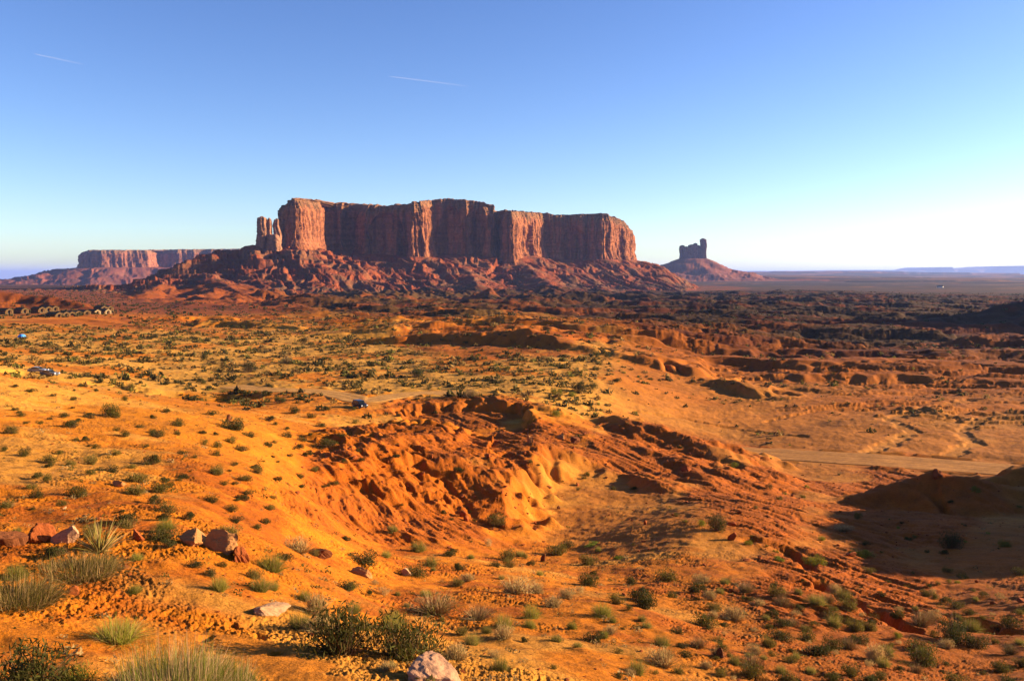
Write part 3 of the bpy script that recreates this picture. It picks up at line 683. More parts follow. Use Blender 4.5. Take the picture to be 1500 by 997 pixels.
# ------------------------------------------------------------------ haze
hb = mesh_np('haze', [(-95000, -30000, -1400), (95000, -30000, -1400), (95000, 95000, -1400), (-95000, 95000, -1400), (-95000, -30000, 300), (95000, -30000, 300), (95000, 95000, 300), (-95000, 95000, 300)],
             [(0, 3, 2, 1), (4, 5, 6, 7), (0, 1, 5, 4), (1, 2, 6, 5), (2, 3, 7, 6), (3, 0, 4, 7)], False)
m = bpy.data.materials.new('haze_air'); m.use_nodes = True; t = m.node_tree; t.nodes.remove(t.nodes['Principled BSDF'])
pv = N(t, 'ShaderNodeVolumePrincipled'); pv.inputs['Color'].default_value = (.30, .44, 1, 1); pv.inputs['Density'].default_value = 2.4e-5; pv.inputs['Anisotropy'].default_value = .2
t.links.new(pv.outputs[0], t.nodes['Material Output'].inputs['Volume'])
link('haze', hb, m, kind='stuff')

# ================================================================== vegetation
def leaf_mat(name, trans=.3):
    m, t, b = mat_new(name); L = t.links.new
    at = N(t, 'ShaderNodeVertexColor', layer_name="Col"); oi = N(t, 'ShaderNodeObjectInfo')
    hsn = N(t, 'ShaderNodeHueSaturation'); mr = N(t, 'ShaderNodeMapRange'); mr.inputs['To Min'].default_value = .75; mr.inputs['To Max'].default_value = 1.3
    L(oi.outputs['Random'], mr.inputs[0]); L(mr.outputs[0], hsn.inputs['Value']); L(at.outputs[0], hsn.inputs['Color'])
    L(hsn.outputs[0], b.inputs['Base Color']); b.inputs['Roughness'].default_value = .8; b.inputs['Specular IOR Level'].default_value = .15
    tr = N(t, 'ShaderNodeBsdfTranslucent'); mx = N(t, 'ShaderNodeMixShader'); mx.inputs[0].default_value = trans
    L(hsn.outputs[0], tr.inputs['Color']); L(b.outputs[0], mx.inputs[1]); L(tr.outputs[0], mx.inputs[2]); L(mx.outputs[0], t.nodes['Material Output'].inputs['Surface'])
    return m
M_leaf = leaf_mat('shrub_leaves', .35); M_twig = leaf_mat('dry_twigs', 0.0)
def unit(v): return v / (np.linalg.norm(v, axis=-1, keepdims=True) + 1e-9)
def quads_from(P, U, Vv):
    n = len(P); V = np.stack([P - U * .5, P + Vv * .5 - U * .1, P + U * .5, P - Vv * .5 + U * .1], 1).reshape(-1, 3)
    return V, np.arange(4 * n).reshape(n, 4)
def blades(n, g, base_r, length, width, spread, droop, up=1.0, segs=3):
    """curved tapering blades growing out of a tuft"""
    th = g.uniform(0, 2 * np.pi, n); rr = base_r * np.sqrt(g.uniform(0, 1, n)); base = np.stack([np.cos(th) * rr, np.sin(th) * rr, np.zeros(n)], 1)
    th2 = th + g.normal(0, .7, n); lean = np.abs(g.normal(0, spread, n)); D = unit(np.stack([np.cos(th2) * lean, np.sin(th2) * lean, np.full(n, up)], 1))
    Ln = length * g.uniform(.5, 1.1, n); side = unit(np.cross(D, g.normal(size=(n, 3)))) * (width * g.uniform(.6, 1.3, n))[:, None]
    V = []; k = np.linspace(0, 1, segs + 1)
    for q in k:
        c = base + D * (Ln * q)[:, None]; c = c + np.stack([D[:, 0], D[:, 1], -np.ones(n)], 1) * (droop * Ln * q * q * lean)[:, None]
        wq = (1 - q * .92); V += [c - side * wq * .5, c + side * wq * .5]
    V = np.stack(V, 1); m = V.shape[1]; idx = (np.arange(n) * m)[:, None]
    Fc = np.concatenate([idx + np.array([[2 * q, 2 * q + 1, 2 * q + 3, 2 * q + 2]]) for q in range(segs)])
    return V.reshape(-1, 3), Fc, m
def tint(n, per, col, g, var=.25, hue=.12):
    c = np.array(col)[None] * (1 + g.uniform(-var, var, (n, 1))) * (1 + g.uniform(-hue, hue, (n, 3))); return np.repeat(c, per, 0)
def dome(n, g, clumps=9, flat=.62, rag=.16):
    """points of a ragged dome 1 m wide, gathered in clumps"""
    cth = g.uniform(0, 2 * np.pi, clumps); cr = .34 * np.sqrt(g.uniform(0, 1, clumps)); cc = np.stack([np.cos(cth) * cr, np.sin(cth) * cr, g.uniform(.12, .42, clumps) * flat], 1)
    k = g.integers(0, clumps, n); v = unit(g.normal(size=(n, 3))) * (rag * g.uniform(.35, 1.25, n) ** .6)[:, None] * g.uniform(.8, 1.5, clumps)[k][:, None]
    p = cc[k] + v * np.array([1, 1, flat * 1.3]); p[:, 2] = np.abs(p[:, 2]) + .01; return p, cc
def proto_shrub(seed, leafcol, n=1500, ls=.035, flat=.62, clumps=10, twigs=160, twigcol=(.16, .09, .04), upright=.3, twigl=.5):
    g = np.random.default_rng(seed); p, cc = dome(n, g, clumps, flat)
    U = unit(g.normal(size=(n, 3)) + np.array([0, 0, upright * 3])) * (ls * g.uniform(.7, 1.5, n))[:, None]; Vv = unit(np.cross(U, g.normal(size=(n, 3)))) * (ls * .42)
    V, Fq = quads_from(p, U * 1.4, Vv); me = mesh_np('foliage', V, Fq, False); setcol(me, tint(n, 4, leafcol, g)); me.materials.append(M_leaf)
    V2, F2, m2 = blades(twigs, g, .12, twigl, .012, .8, .1, .75, 2); V2[:, 2] *= max(flat, .5) * 1.3
    ms = mesh_np('stem', V2, F2, False); setcol(ms, tint(twigs, m2, twigcol, g)); ms.materials.append(M_twig)
    return me, ms
def proto_grass(seed, col, n=900, base=.22, length=.5, width=.010, spread=.7, droop=.4, dry=.25, drycol=(.36, .22, .08)):
    g = np.random.default_rng(seed); V, Fq, m = blades(n, g, base, length, width, spread, droop)
    C = tint(n, m, col, g); k = np.repeat(g.uniform(0, 1, n) < dry, m); C[k] = np.array(drycol) * g.uniform(.7, 1.2, (k.sum(), 1))
    me = mesh_np('foliage', V, Fq, False); setcol(me, C); me.materials.append(M_leaf); return me, None
GREEN = (.068, .060, .010); OLIVE = (.115, .088, .015); BRIGHT = (.17, .16, .016); TAN = (.24, .15, .05); STRAW = (.36, .24, .09); DEEPG = (.050, .046, .010)
PROTO = {
 'sage': ('sagebrush', [proto_shrub(31 + i, GREEN, 1500, .040, .62, 10) for i in range(3)]),
 'dark': ('blackbrush', [proto_shrub(41 + i, DEEPG, 1300, .045, .55, 8) for i in range(3)]),
 'bright': ('rabbitbrush', [proto_shrub(51 + i, BRIGHT, 1600, .040, .70, 11, 120, OLIVE, .9, .6) for i in range(2)]),
 'olive': ('desert_shrub', [proto_shrub(61 + i, OLIVE, 1300, .042, .60, 10, 260, TAN, .6, .55) for i in range(3)]),
 'twig': ('dry_shrub', [proto_shrub(71 + i, OLIVE, 350, .035, .7, 9, 620, (.27, .17, .07), .6, .62) for i in range(2)]),
 'pale': ('dry_shrub', [proto_shrub(75 + i, STRAW, 800, .040, .62, 9, 420, STRAW, .9, .62) for i in range(2)]),
 'grass': ('grass_clump', [proto_grass(81 + i, (.15, .14, .022)) for i in range(3)]),
 'ggrass': ('grass_clump', [proto_grass(85 + i, (.20, .19, .024), 1100, .22, .55, .009, .7, .4, .2) for i in range(2)]),
 'dgrass': ('grass_clump', [proto_grass(88, (.12, .09, .015), 2600, .42, .36, .007, .8, .5, .4)]),
 'seedgrass': ('grass_clump', [proto_grass(90, (.15, .16, .02), 3000, .44, .42, .007, .55, .35, .40, (.42, .26, .13))]),
 'yucca': ('yucca', [proto_grass(92, (.22, .17, .035), 130, .07, .72, .030, 1.1, .06, .3, (.40, .27, .10))]),
 'juniper': ('juniper', [proto_shrub(95 + i, (.045, .048, .010), 2600, .035, 1.0, 16, 120, (.14, .08, .04), .3, .7) for i in range(2)]),
 'lowgreen': ('creeping_plant', [proto_shrub(98, (.13, .15, .018), 900, .05, .28, 12, 60, TAN, .2, .3)]),
}
WORD = {'sage': 'dull green rounded shrub', 'dark': 'dark low shrub', 'bright': 'bright yellow green bushy shrub', 'olive': 'olive green shrub', 'twig': 'bare twiggy olive shrub', 'pale': 'pale straw coloured shrub',
        'grass': 'olive grass clump', 'ggrass': 'bright green grass tuft', 'dgrass': 'brownish grass clump', 'seedgrass': 'green grass with pale seed heads', 'yucca': 'spiky yucca', 'juniper': 'dark bushy juniper', 'lowgreen': 'low creeping green plant'}
PLACED = []
def plant(kind, x, y, wid, label, group=None, hs_=1.0, small=False, rz=None, sy=1.0):
    nm, lst = PROTO[kind]; me, st = lst[int(rng.integers(len(lst)))]
    z = gz(x, y) - .03 * wid; rz = rng.uniform(0, 6.28) if rz is None else rz
    if small or st is None:
        o = link(nm, me if False else me, None, None, label, nm.replace('_', ' '), group, None, (x, y, z), rz)
    else:
        o = link(nm, None, None, None, label, nm.replace('_', ' '), group, None, (x, y, z), rz)
        link('foliage', me, None, o); link('stem', st, None, o)
    o.scale = (wid, wid * sy, wid * hs_); PLACED.append((x, y, wid)); return o
HAND = [ # kind, px, row of the base, width px, height factor, unique label
 ('sage',500,957,135,1.35,'wide leafy shrub with white dead twigs left half of the long bottom thicket'),
 ('sage',590,962,125,1.3,'dark leafy shrub beside the pink slab, right half of the long bottom thicket'),
 ('pale',470,925,60,1.0,'straw coloured shrub rising behind the long bottom thicket'),
 ('grass',440,920,52,1.1,'upright olive grass clump just left of the long bottom thicket'),
 ('ggrass',396,836,56,1.0,'bright yellow green grass tuft right of the large split boulder'),
 ('ggrass',172,938,92,.8,'big green grass tuft leaning right in the lower left'),
 ('dgrass',112,838,120,.7,'dark brown green grass thicket directly below the yucca'),
 ('yucca',146,806,76,.9,'spiky yucca between the pointed rock and the grass thicket'),
 ('dgrass',22,880,130,.85,'broad brownish grass thicket at the left edge of the photo'),
 ('sage',40,1008,160,1.1,'dark green leafy shrub in the bottom left corner'),
 ('bright',108,1004,80,.9,'shrub with tan flower stalks beside the bottom left corner shrub'),
 ('seedgrass',250,1022,150,1.35,'green grass with pale pink seed heads at the bottom edge'),
 ('seedgrass',315,1022,110,1.3,'right hand part of the seed head grass at the bottom edge'),
 ('seedgrass',170,1020,100,.6,'low grass between the tan stalks and the seed head grass'),
 ('twig',636,898,80,.8,'twiggy olive shrub with a long shadow above the pink slab'),
 ('twig',700,905,60,.6,'low twiggy shrub right of the twiggy olive shrub'),
 ('grass',517,896,36,1.0,'small grass clump behind the long bottom thicket'),
 ('dark',530,822,62,.7,'dark wide shrub in the shade below the gullied spur'),
 ('sage',606,842,52,.8,'dull green shrub right of the flat slanting slab'),
 ('grass',613,806,34,1.0,'grass clump at the foot of the gullied spur'),
 ('olive',814,812,40,1.1,'tall olive shrub beside the upright dark block'),
 ('sage',860,856,44,1.0,'round dull green shrub at the lower edge of the bare basin'),
 ('pale',753,868,64,.8,'pale straw shrub among the shrubs of the lower middle'),
 ('juniper',1052,776,36,1.1,'lone bright sided juniper casting a long shadow over the bare basin'),
 ('bright',1195,826,34,1.0,'bright yellow green shrub left of its twin beside the shaded gully'),
 ('bright',1262,816,36,.9,'bright rounded shrub nearest the edge of the shaded gully'),
 ('juniper',1393,802,40,1.0,'round juniper standing in the shaded gully'),
 ('bright',1472,800,24,1.0,'bright shrub right of the juniper in the shaded gully'),
 ('pale',1074,908,48,1.0,'tall pale tan shrub on the lower right slope'),
 ('juniper',1398,942,60,1.1,'tall dark shrub at the lower right above the eroded ditch end'),
 ('olive',978,850,42,1.0,'olive twiggy shrub at the corner of the bare basin'),
 ('twig',1092,866,36,.9,'leafless grey shrub between two olive shrubs'),
 ('dark',158,690,40,.6,'dark mat like shrub above the small pale boulder'),
 ('sage',236,790,62,.7,'wide green shrub left of the large split boulder'),
 ('sage',478,654,42,.75,'round dark green shrub on the left rim of the gullied spur'),
 ('olive',190,572,18,1.8,'lone upright bush by the shaded wash at the left'),
 ('juniper',445,502,16,1.0,'dark round juniper behind the pale flat'),
 ('juniper',611,552,24,.9,'round brownish juniper on the pale flat beyond the track'),
 ('twig',690,582,26,1.1,'bare orange bush at the far edge of the turning loop'),
 ('lowgreen',864,800,36,1.0,'flat green plant on the bare basin floor'),
 ('pale',1236,776,36,.5,'pale low shrub on the rim of the shaded gully'),
]
for k, px, py, wpx, hf, lb in HAND:
    x, y, z = PG(px, min(py, 1040)); plant(k, x, y, wpx / F * y * 1.05, lb, None, hf)
LIST = [ # px, row, width px, kind
 (631,829,28,'grass'),(674,834,24,'dark'),(685,850,28,'pale'),(726,830,24,'sage'),(742,820,34,'olive'),(762,815,24,'grass'),(862,826,34,'olive'),(785,868,32,'pale'),(828,876,34,'pale'),
 (728,770,34,'olive'),(652,752,16,'dark'),(672,692,20,'dark'),(575,778,22,'grass'),(778,906,36,'ggrass'),(738,920,44,'grass'),(713,926,26,'grass'),(882,902,44,'ggrass'),(738,935,40,'pale'),
 (1138,820,24,'lowgreen'),(1126,716,14,'juniper'),(1142,732,14,'olive'),(922,856,26,'dark'),(1138,874,32,'olive'),(940,890,52,'dark'),(1130,902,28,'dark'),(1220,908,42,'olive'),(1172,892,20,'dark'),
 (1018,878,16,'dark'),(1140,936,44,'dark'),(1126,946,32,'olive'),(1196,958,48,'dark'),(1258,942,38,'dark'),(1248,916,32,'olive'),(1284,968,50,'pale'),(1352,972,58,'sage'),(1428,948,44,'dark'),(1100,990,48,'olive'),
 (1152,1000,44,'sage'),(972,966,34,'olive'),(932,986,40,'grass'),(992,926,24,'dark'),(994,986,28,'olive'),(1156,970,30,'olive'),(1096,962,16,'grass'),(1272,1000,40,'dark'),(1400,1004,44,'sage'),(1472,1004,44,'dark'),
 (1346,950,40,'dark'),(1314,934,18,'bright'),(1428,720,16,'bright'),(1388,838,20,'olive'),(1272,838,22,'olive'),(908,818,22,'lowgreen'),(1000,948,24,'dark'),(1050,940,20,'dark'),(1180,925,24,'olive'),
 (131,612,22,'dark'),(160,608,36,'sage'),(229,640,28,'dark'),(204,627,18,'dark'),(53,701,20,'dark'),(241,706,20,'dark'),(262,704,14,'sage'),(328,710,17,'sage'),(344,710,14,'dark'),(376,693,22,'olive'),
 (229,737,30,'dark'),(241,750,40,'sage'),(241,762,30,'dark'),(188,766,44,'dark'),(275,760,26,'dark'),(337,748,28,'sage'),(346,764,26,'dark'),(394,746,22,'olive'),(378,775,20,'sage'),(399,730,16,'olive'),
 (261,624,26,'sage'),(298,636,16,'dark'),(367,640,22,'sage'),(342,628,42,'dark'),(392,655,18,'dark'),(353,660,26,'sage'),(21,567,14,'dark'),(46,574,18,'dark'),(73,684,18,'dark'),(5,661,16,'sage'),(284,830,26,'dark'),
 (310,844,26,'sage'),(326,830,18,'sage'),(321,864,38,'ggrass'),(200,820,26,'ggrass'),(394,616,22,'dark'),(312,608,20,'dark'),(243,604,16,'dark'),(225,613,14,'dark'),(440,700,18,'olive'),(470,625,16,'dark'),
 (430,605,22,'dark'),(455,612,18,'sage'),(410,590,22,'dark'),(480,600,16,'dark'),(500,640,16,'dark'),(520,620,14,'olive'),(450,668,20,'dark'),(460,690,18,'olive'),(420,640,18,'dark'),(850,575,24,'juniper'),
 (868,570,20,'juniper'),(815,578,20,'bright'),(838,580,16,'bright'),(300,528,16,'juniper'),(365,545,26,'juniper'),(420,532,24,'twig'),(740,543,18,'olive'),(890,524,12,'juniper'),(875,524,12,'juniper'),
 (815,610,18,'bright'),(845,640,12,'dark'),(255,500,14,'olive'),(1015,560,12,'dark'),(905,560,18,'dark'),(890,595,14,'dark'),(1075,685,20,'bright'),
]
def zone(px, py):
    if py < 600: return 'on the flat beyond the track' if px < 860 else 'on the far valley floor'
    if px < 420 and py < 740: return 'on the upper sandy slope at the left'
    if px < 420: return 'on the rough slope by the large boulders'
    if px < 900 and py < 790: return 'on the gullied spur of red rock'
    if px < 900: return 'on the rough slope below the gullied spur'
    if py < 840: return 'on the bare rock round the shaded gully'
    return 'on the clod covered slope at the lower right'
def many(kind, px, py, x, y, wid, small):
    sz = 'small ' if wid < 1.3 else ('large ' if wid > 2.4 else '')
    zn = zone(px, py); w_ = WORD[kind]
    lb = (sz + w_ + ' ' + zn); plant(kind, x, y, wid, lb, w_ + 's ' + zn, rng.uniform(.95, 1.4), small)
for px, py, wpx, k in LIST:
    x, y, z = PG(px, min(py, 1030)); many(k, px, py, x, y, wpx / F * y, wpx < 22)
def free(x, y, d=1.0):
    P = np.array(PLACED); return np.all(np.hypot(P[:, 0] - x, P[:, 1] - y) > d + P[:, 2] * .4)
DENS = [ # px0,px1,row0,row1,count,kinds
 (0,420,560,750,85,('dark','sage','olive')),(0,420,750,870,16,('dark','grass','ggrass','olive')),(420,900,790,990,60,('dark','olive','grass','pale','ggrass')),
 (900,1500,850,997,150,('dark','olive','sage','pale','grass','twig')),(400,560,590,720,22,('dark','sage')),(1230,1500,730,860,22,('olive','bright','dark')),(560,1000,640,780,20,('olive','dark')),(1000,1250,690,830,12,('olive','bright')),
]
for a, b, c, d, n_, ks in DENS:
    q = 0; tries = 0
    while q < n_ and tries < n_ * 12:
        tries += 1; px = rng.uniform(a, b); py = rng.uniform(c, d); x, y, z = PG(px, py)
        wd = float(np.clip(rng.lognormal(-.05, .38), .45, 1.9)) * (.7 if y < 45 else 1)
        if y > 260 or not free(x, y, wd * .5) or (y < 40 and path(np.array([x]), np.array([y]))[0] > .1): continue
        many(ks[int(rng.integers(len(ks)))], px, py, x, y, wd, wd / y * F < 24); q += 1

# scrub too numerous to count, as one mass
def tuftset(seed, n, ls):
    g = np.random.default_rng(seed); p, _c = dome(n, g, 5, .6, .2); U = unit(g.normal(size=(n, 3))) * ls; Vv = unit(np.cross(U, g.normal(size=(n, 3)))) * ls * .6
    V, Fq = quads_from(p, U * 1.3, Vv); return V.reshape(n, 4, 3)
def mass(name, x, y, wid, cols, nq, ls, label):
    z = ground(x, y); n = len(x); sets = [tuftset(200 + i, nq, ls) for i in range(6)]
    k = rng.integers(0, 6, n); A_ = rng.uniform(0, 6.28, n); T_ = np.stack(sets)[k]          # n,nq,4,3
    c, s_ = np.cos(A_)[:, None, None], np.sin(A_)[:, None, None]; hf = rng.uniform(.7, 1.3, n)
    V = np.stack([(T_[..., 0] * c - T_[..., 1] * s_) * wid[:, None, None] + x[:, None, None], (T_[..., 0] * s_ + T_[..., 1] * c) * wid[:, None, None] + y[:, None, None],
                  T_[..., 2] * (wid * hf)[:, None, None] + z[:, None, None] - .04], -1).reshape(-1, 3)
    me = mesh_np(name, V, np.arange(len(V)).reshape(-1, 4), False)
    C = np.repeat(cols * rng.uniform(.7, 1.3, (n, 1)), nq * 4, 0) * np.repeat(rng.uniform(.75, 1.25, (n * nq, 1)), 4, 0); setcol(me, C)
    return link(name, me, M_leaf, None, label, 'scrub', None, 'stuff')
def scatter(n, r0, r1, pw, dens):
    th = rng.uniform(-.62, .62, n); r = (r0 ** pw + rng.uniform(0, 1, n) * (r1 ** pw - r0 ** pw)) ** (1 / pw); x = r * np.sin(th); y = r * np.cos(th)
    px = CX + F * np.tan(th); k = rng.uniform(0, 1, n) < dens(x, y, px, r); return x[k], y[k], px[k], r[k]
def rd_far(x, y):
    m = np.ones(len(x), bool)
    for L, wd in ((ROAD, 5), (ROAD2, 8.5)): d, _, _, _s = polyline(x, y, L); m &= d > wd
    return m
def dn(x, y, px, r):
    clear = np.ones(len(x))
    for qx, qy, hw in ((32, 494, 9), (527, 597, 12), (62, 548, 18)):      # camp site and parking spots are kept clear of scrub
        t_ = PG(qx, qy); clear *= ~((np.abs(x - t_[0]) < hw * t_[1] / F) & (np.abs(y - t_[1] + 10) < 16))
    f = .95 * sst(210, 250, r) * (1 - sst(880, 980, px)) * sst(-.3, .3, fbm(x / 22, y / 16, 4, 701) + .1) + .08
    f = f * (1 - (r > 520) * (px < 190) * 1.0)
    f = np.where(px > 900, .30 * sst(-.1, .3, fbm(x / 30, y / 18, 3, 703)) + .05, f)
    f = f * (1 - .85 * sst(930, 1000, px) * (1 - sst(290, 330, r)))
    f = f * (1 - .6 * rockmask(x, y, px, r)); return f * rd_far(x, y) * clear
x, y, px, r = scatter(31000, 190, 640, 1.6, dn)
g_ = rng.uniform(0, 1, (len(x), 1)); cols = np.where(g_ < .32, np.array([[.045, .038, .010]]), np.where(g_ < .66, np.array([[.085, .062, .014]]), np.where(g_ < .9, np.array([[.22, .13, .035]]), np.array([[.14, .12, .02]]))))
mass('scrub', x, y, rng.lognormal(.22, .55, len(x)).clip(.4, 4.2), cols, 26, .30, 'thick scatter of low scrub over the flats beyond the track')
def dn2(x, y, px, r): return (.25 + .75 * sst(-.2, .3, fbm(x / 90, y / 60, 3, 711))) * rd_far(x, y)
x, y, px, r = scatter(26000, 600, 2300, 1.3, dn2)
mass('scrub', x, y, rng.lognormal(.75, .35, len(x)).clip(1, 5), np.repeat(np.array([[.05, .045, .014]]), len(x), 0), 9, .5, 'dark specks of scrub on the plain before the mesa')
def dn3(x, y, px, r):
    bare = sst(.55, .8, rockmask(x, y, px, r)); f = .5 * (1 - bare) * sst(-.2, .3, fbm(x / 6, y / 6, 3, 721)) * (1 - path(x, y)); return f
x, y, px, r = scatter(20000, 14, 190, 1.15, dn3)
mass('dry_grass', x, y, rng.lognormal(-1.2, .5, len(x)).clip(.12, .9), np.where(rng.uniform(0, 1, (len(x), 1)) < .5, np.array([OLIVE]), np.array([STRAW]) * .8), 22, .16, 'tiny dry tufts and weeds between the shrubs of the near slope')

# ================================================================== rocks
def rock_mesh(name, seed, dims, cuts=9, rough=.05, sub=4):
    import bmesh
    g = np.random.default_rng(seed); bm = bmesh.new(); bmesh.ops.create_icosphere(bm, subdivisions=sub, radius=1.0)
    V = np.array([v.co for v in bm.verts]); Nn = unit(g.normal(size=(cuts, 3))); dd = g.uniform(.28, .72, cuts)
    for n_, d in zip(Nn, dd):
        k = V @ n_ - d; V = V - np.maximum(k, 0)[:, None] * n_ * .93
    V += unit(V) * (rough * fbm(V[:, 0] * 3 + seed, V[:, 1] * 3 + V[:, 2] * 2.3, 4, seed))[:, None]
    V[:, 2] += rough * .5 * np.round(V[:, 2] * 4) / 4
    V *= np.array(dims) / 2
    for v, c in zip(bm.verts, V): v.co = c
    me = bpy.data.meshes.new(name); bm.to_mesh(me); bm.free(); return me
M_rock = {}
for nm, c in (('tan', (.34, .15, .05)), ('pink', (.42, .22, .12)), ('red', (.24, .060, .014)), ('white', (.40, .22, .11)), ('brown', (.14, .045, .015))):
    m, t, b = mat_new('rock_' + nm); tc = N(t, 'ShaderNodeTexCoord'); no = N(t, 'ShaderNodeTexNoise', i_Scale=3.0, i_Detail=8.0, i_Roughness=.7); mp = N(t, 'ShaderNodeMapping'); mp.inputs['Scale'].default_value = (1, 1, 4)
    t.links.new(tc.outputs['Object'], mp.inputs[0]); t.links.new(mp.outputs[0], no.inputs[0]); mx = N(t, 'ShaderNodeMix', data_type='RGBA')
    mx.inputs[6].default_value = (*[q * .55 for q in c], 1); mx.inputs[7].default_value = (*[q * 1.3 for q in c], 1); t.links.new(no.outputs[0], mx.inputs[0]); t.links.new(mx.outputs[2], b.inputs['Base Color'])
    bp = N(t, 'ShaderNodeBump'); bp.inputs['Distance'].default_value = .06; bp.inputs['Strength'].default_value = .8; t.links.new(no.outputs[0], bp.inputs['Height']); t.links.new(bp.outputs[0], b.inputs['Normal'])
    b.inputs['Roughness'].default_value = .92; b.inputs['Specular IOR Level'].default_value = .1; M_rock[nm] = m
BOULD = [ # px, row of base, width px, height px, depth factor, yaw, tilt, colour, label
 (324,804,92,40,.8,.3,.22,'tan','large split tan boulder leaning left near the left foreground'),
 (286,798,56,26,.8,-.2,-.15,'tan','dark shaded block making the left half of the split boulder'),
 (350,822,52,22,.5,-.9,.5,'red','layered slab fallen to the right below the split boulder'),
 (96,794,40,36,.7,.2,.1,'pink','pale pointed rock left of the yucca'),
 (60,794,46,30,.8,.4,0.,'red','red broken ledge block left of the pointed rock'),
 (12,798,62,34,.8,.1,0.,'brown','dark ledge block at the left edge of the photo'),
 (202,792,26,26,.7,.5,.2,'red','small upright red rock right of the yucca'),
 (174,712,24,13,.8,.2,.1,'tan','small pale boulder alone on the upper sandy slope'),
 (335,618,14,13,.8,.2,.1,'brown','dark cone shaped rock among shrubs on the upper slope'),
 (468,816,50,14,.6,-.3,.05,'brown','long dark slab at the foot of the pale bank'),
 (534,844,46,18,.6,-.5,.2,'tan','flat slanting slab left of the dull green shrub'),
 (400,896,50,16,1.2,-.6,.2,'white','white streaked slab half buried left of centre at the bottom'),
 (640,1000,110,34,1.3,-.3,.25,'pink','big pink slab at the bottom edge beside the thicket'),
 (795,822,15,18,.7,.3,0.,'brown','upright dark block casting a long shadow'),
 (818,745,7,9,.9,.3,0.,'brown','tiny dark block alone on the bare basin'),
 (777,648,12,15,.8,.3,0.,'tan','rock stack at the tip of the turning loop bank'),
 (843,648,20,13,.7,.4,.3,'brown','tilted slab right of the rock stack'),
 (822,643,16,10,.7,-.4,.3,'tan','pale slab between the rock stack and the tilted slab'),
 (1056,962,20,16,.8,.4,.1,'brown','dark rock among shrubs at the lower right'),
 (1072,790,16,14,.8,.4,.1,'red','red block under the lone juniper'),
 (108,868,26,14,.8,.2,.1,'red','red lump below the grass thicket'),
 (1006,690,20,12,.8,.2,.1,'red','red block on the crest of the rounded mounds'),
 (1372,698,20,15,.8,.2,.1,'red','knob of rock crowning the shaded hill'),
 (95,745,10,6,.8,.2,.1,'white','small whitish stone on the slope above the pointed rock'),
 (596,842,26,12,.8,-.3,.2,'white','whitish stone pile in front of the dull green shrub'),
]
for i, (px, py, wp, hp, df, yaw, tilt, c, lb) in enumerate(BOULD):
    x, y, z = PG(px, min(py, 1030)); s_ = y / F; me = rock_mesh('boulder', 900 + i, (wp * s_, wp * s_ * df, hp * s_ * 1.5), 10, .07, 5 if wp > 30 else 3)
    o = link('boulder', me, M_rock[c], None, lb, 'boulder', None, None, (x, y, z + hp * s_ * .20), yaw); o.rotation_euler.y = tilt
    PLACED.append((x, y, wp * s_))
RM = [rock_mesh('rock', 950 + i, (1, rng.uniform(.6, .9), rng.uniform(.5, .8)), 9, .08, 2) for i in range(6)]
for m_ in RM: m_.materials.append(M_rock['red'])
q = 0
RZ = [(430,640,640,700,26),(560,800,650,780,34),(740,900,630,760,26),(900,1180,650,770,30),(1100,1300,780,850,16),(780,880,620,660,12),(0,420,640,900,26),(420,900,800,990,22),(900,1500,850,990,20),(1000,1120,555,590,14)]
for a, b, c, d, n_ in RZ:
    for _ in range(n_):
        px = rng.uniform(a, b); py = rng.uniform(c, d); x, y, z = PG(px, py); 
        if y > 420: continue
        wd = float(np.clip(rng.lognormal(-.6, .5), .25, 1.7)) * (.45 if y < 60 else 1.0) * (1.0 if px > 420 else .5)
        zn = zone(px, py); o = link('rock', RM[int(rng.integers(6))], None, None, ('angular red rock ' if wd > .7 else 'small red stone ') + zn, 'rock', 'loose rocks ' + zn, None, (x, y, z + wd * .12), rng.uniform(0, 6.28))
        o.scale = (wd, wd * rng.uniform(.7, 1.1), wd * rng.uniform(.6, 1.1)); o.rotation_euler.x = rng.uniform(-.3, .3)
# pebbles, beyond counting
_m = rock_mesh('stone', 990, (1, .8, .6), 8, .05, 1); PV = np.array([v.co for v in _m.vertices]); PF = np.array([list(p.vertices) for p in _m.polygons]); bpy.data.meshes.remove(_m)
def dn4(x, y, px, r): return .35 * (1 - path(x, y)) * sst(-.3, .3, fbm(x / 7, y / 7, 3, 741)) + .6 * rockmask(x, y, px, r)
x, y, px, r = scatter(9000, 14, 230, 1.2, dn4)
wd = (rng.lognormal(-2.2, .55, len(x)) * (.6 + r / 90)).clip(.04, .8); z = ground(x, y); ca, sa = np.cos(rng.uniform(0, 6.28, len(x))), np.sin(rng.uniform(0, 6.28, len(x)))
V = np.stack([(PV[None, :, 0] * ca[:, None] - PV[None, :, 1] * sa[:, None]) * wd[:, None] + x[:, None], (PV[None, :, 0] * sa[:, None] + PV[None, :, 1] * ca[:, None]) * wd[:, None] + y[:, None], PV[None, :, 2] * wd[:, None] + z[:, None] + .1 * wd[:, None]], -1).reshape(-1, 3)
Fq = (PF[None] + (np.arange(len(x)) * len(PV))[:, None, None]).reshape(-1, 3)
me = mesh_np('loose_stones', V, Fq, False); me.materials.append(M_rock['red']); link('loose_stones', me, None, None, 'red pebbles and clods scattered over the near slopes', 'stones', None, 'stuff')

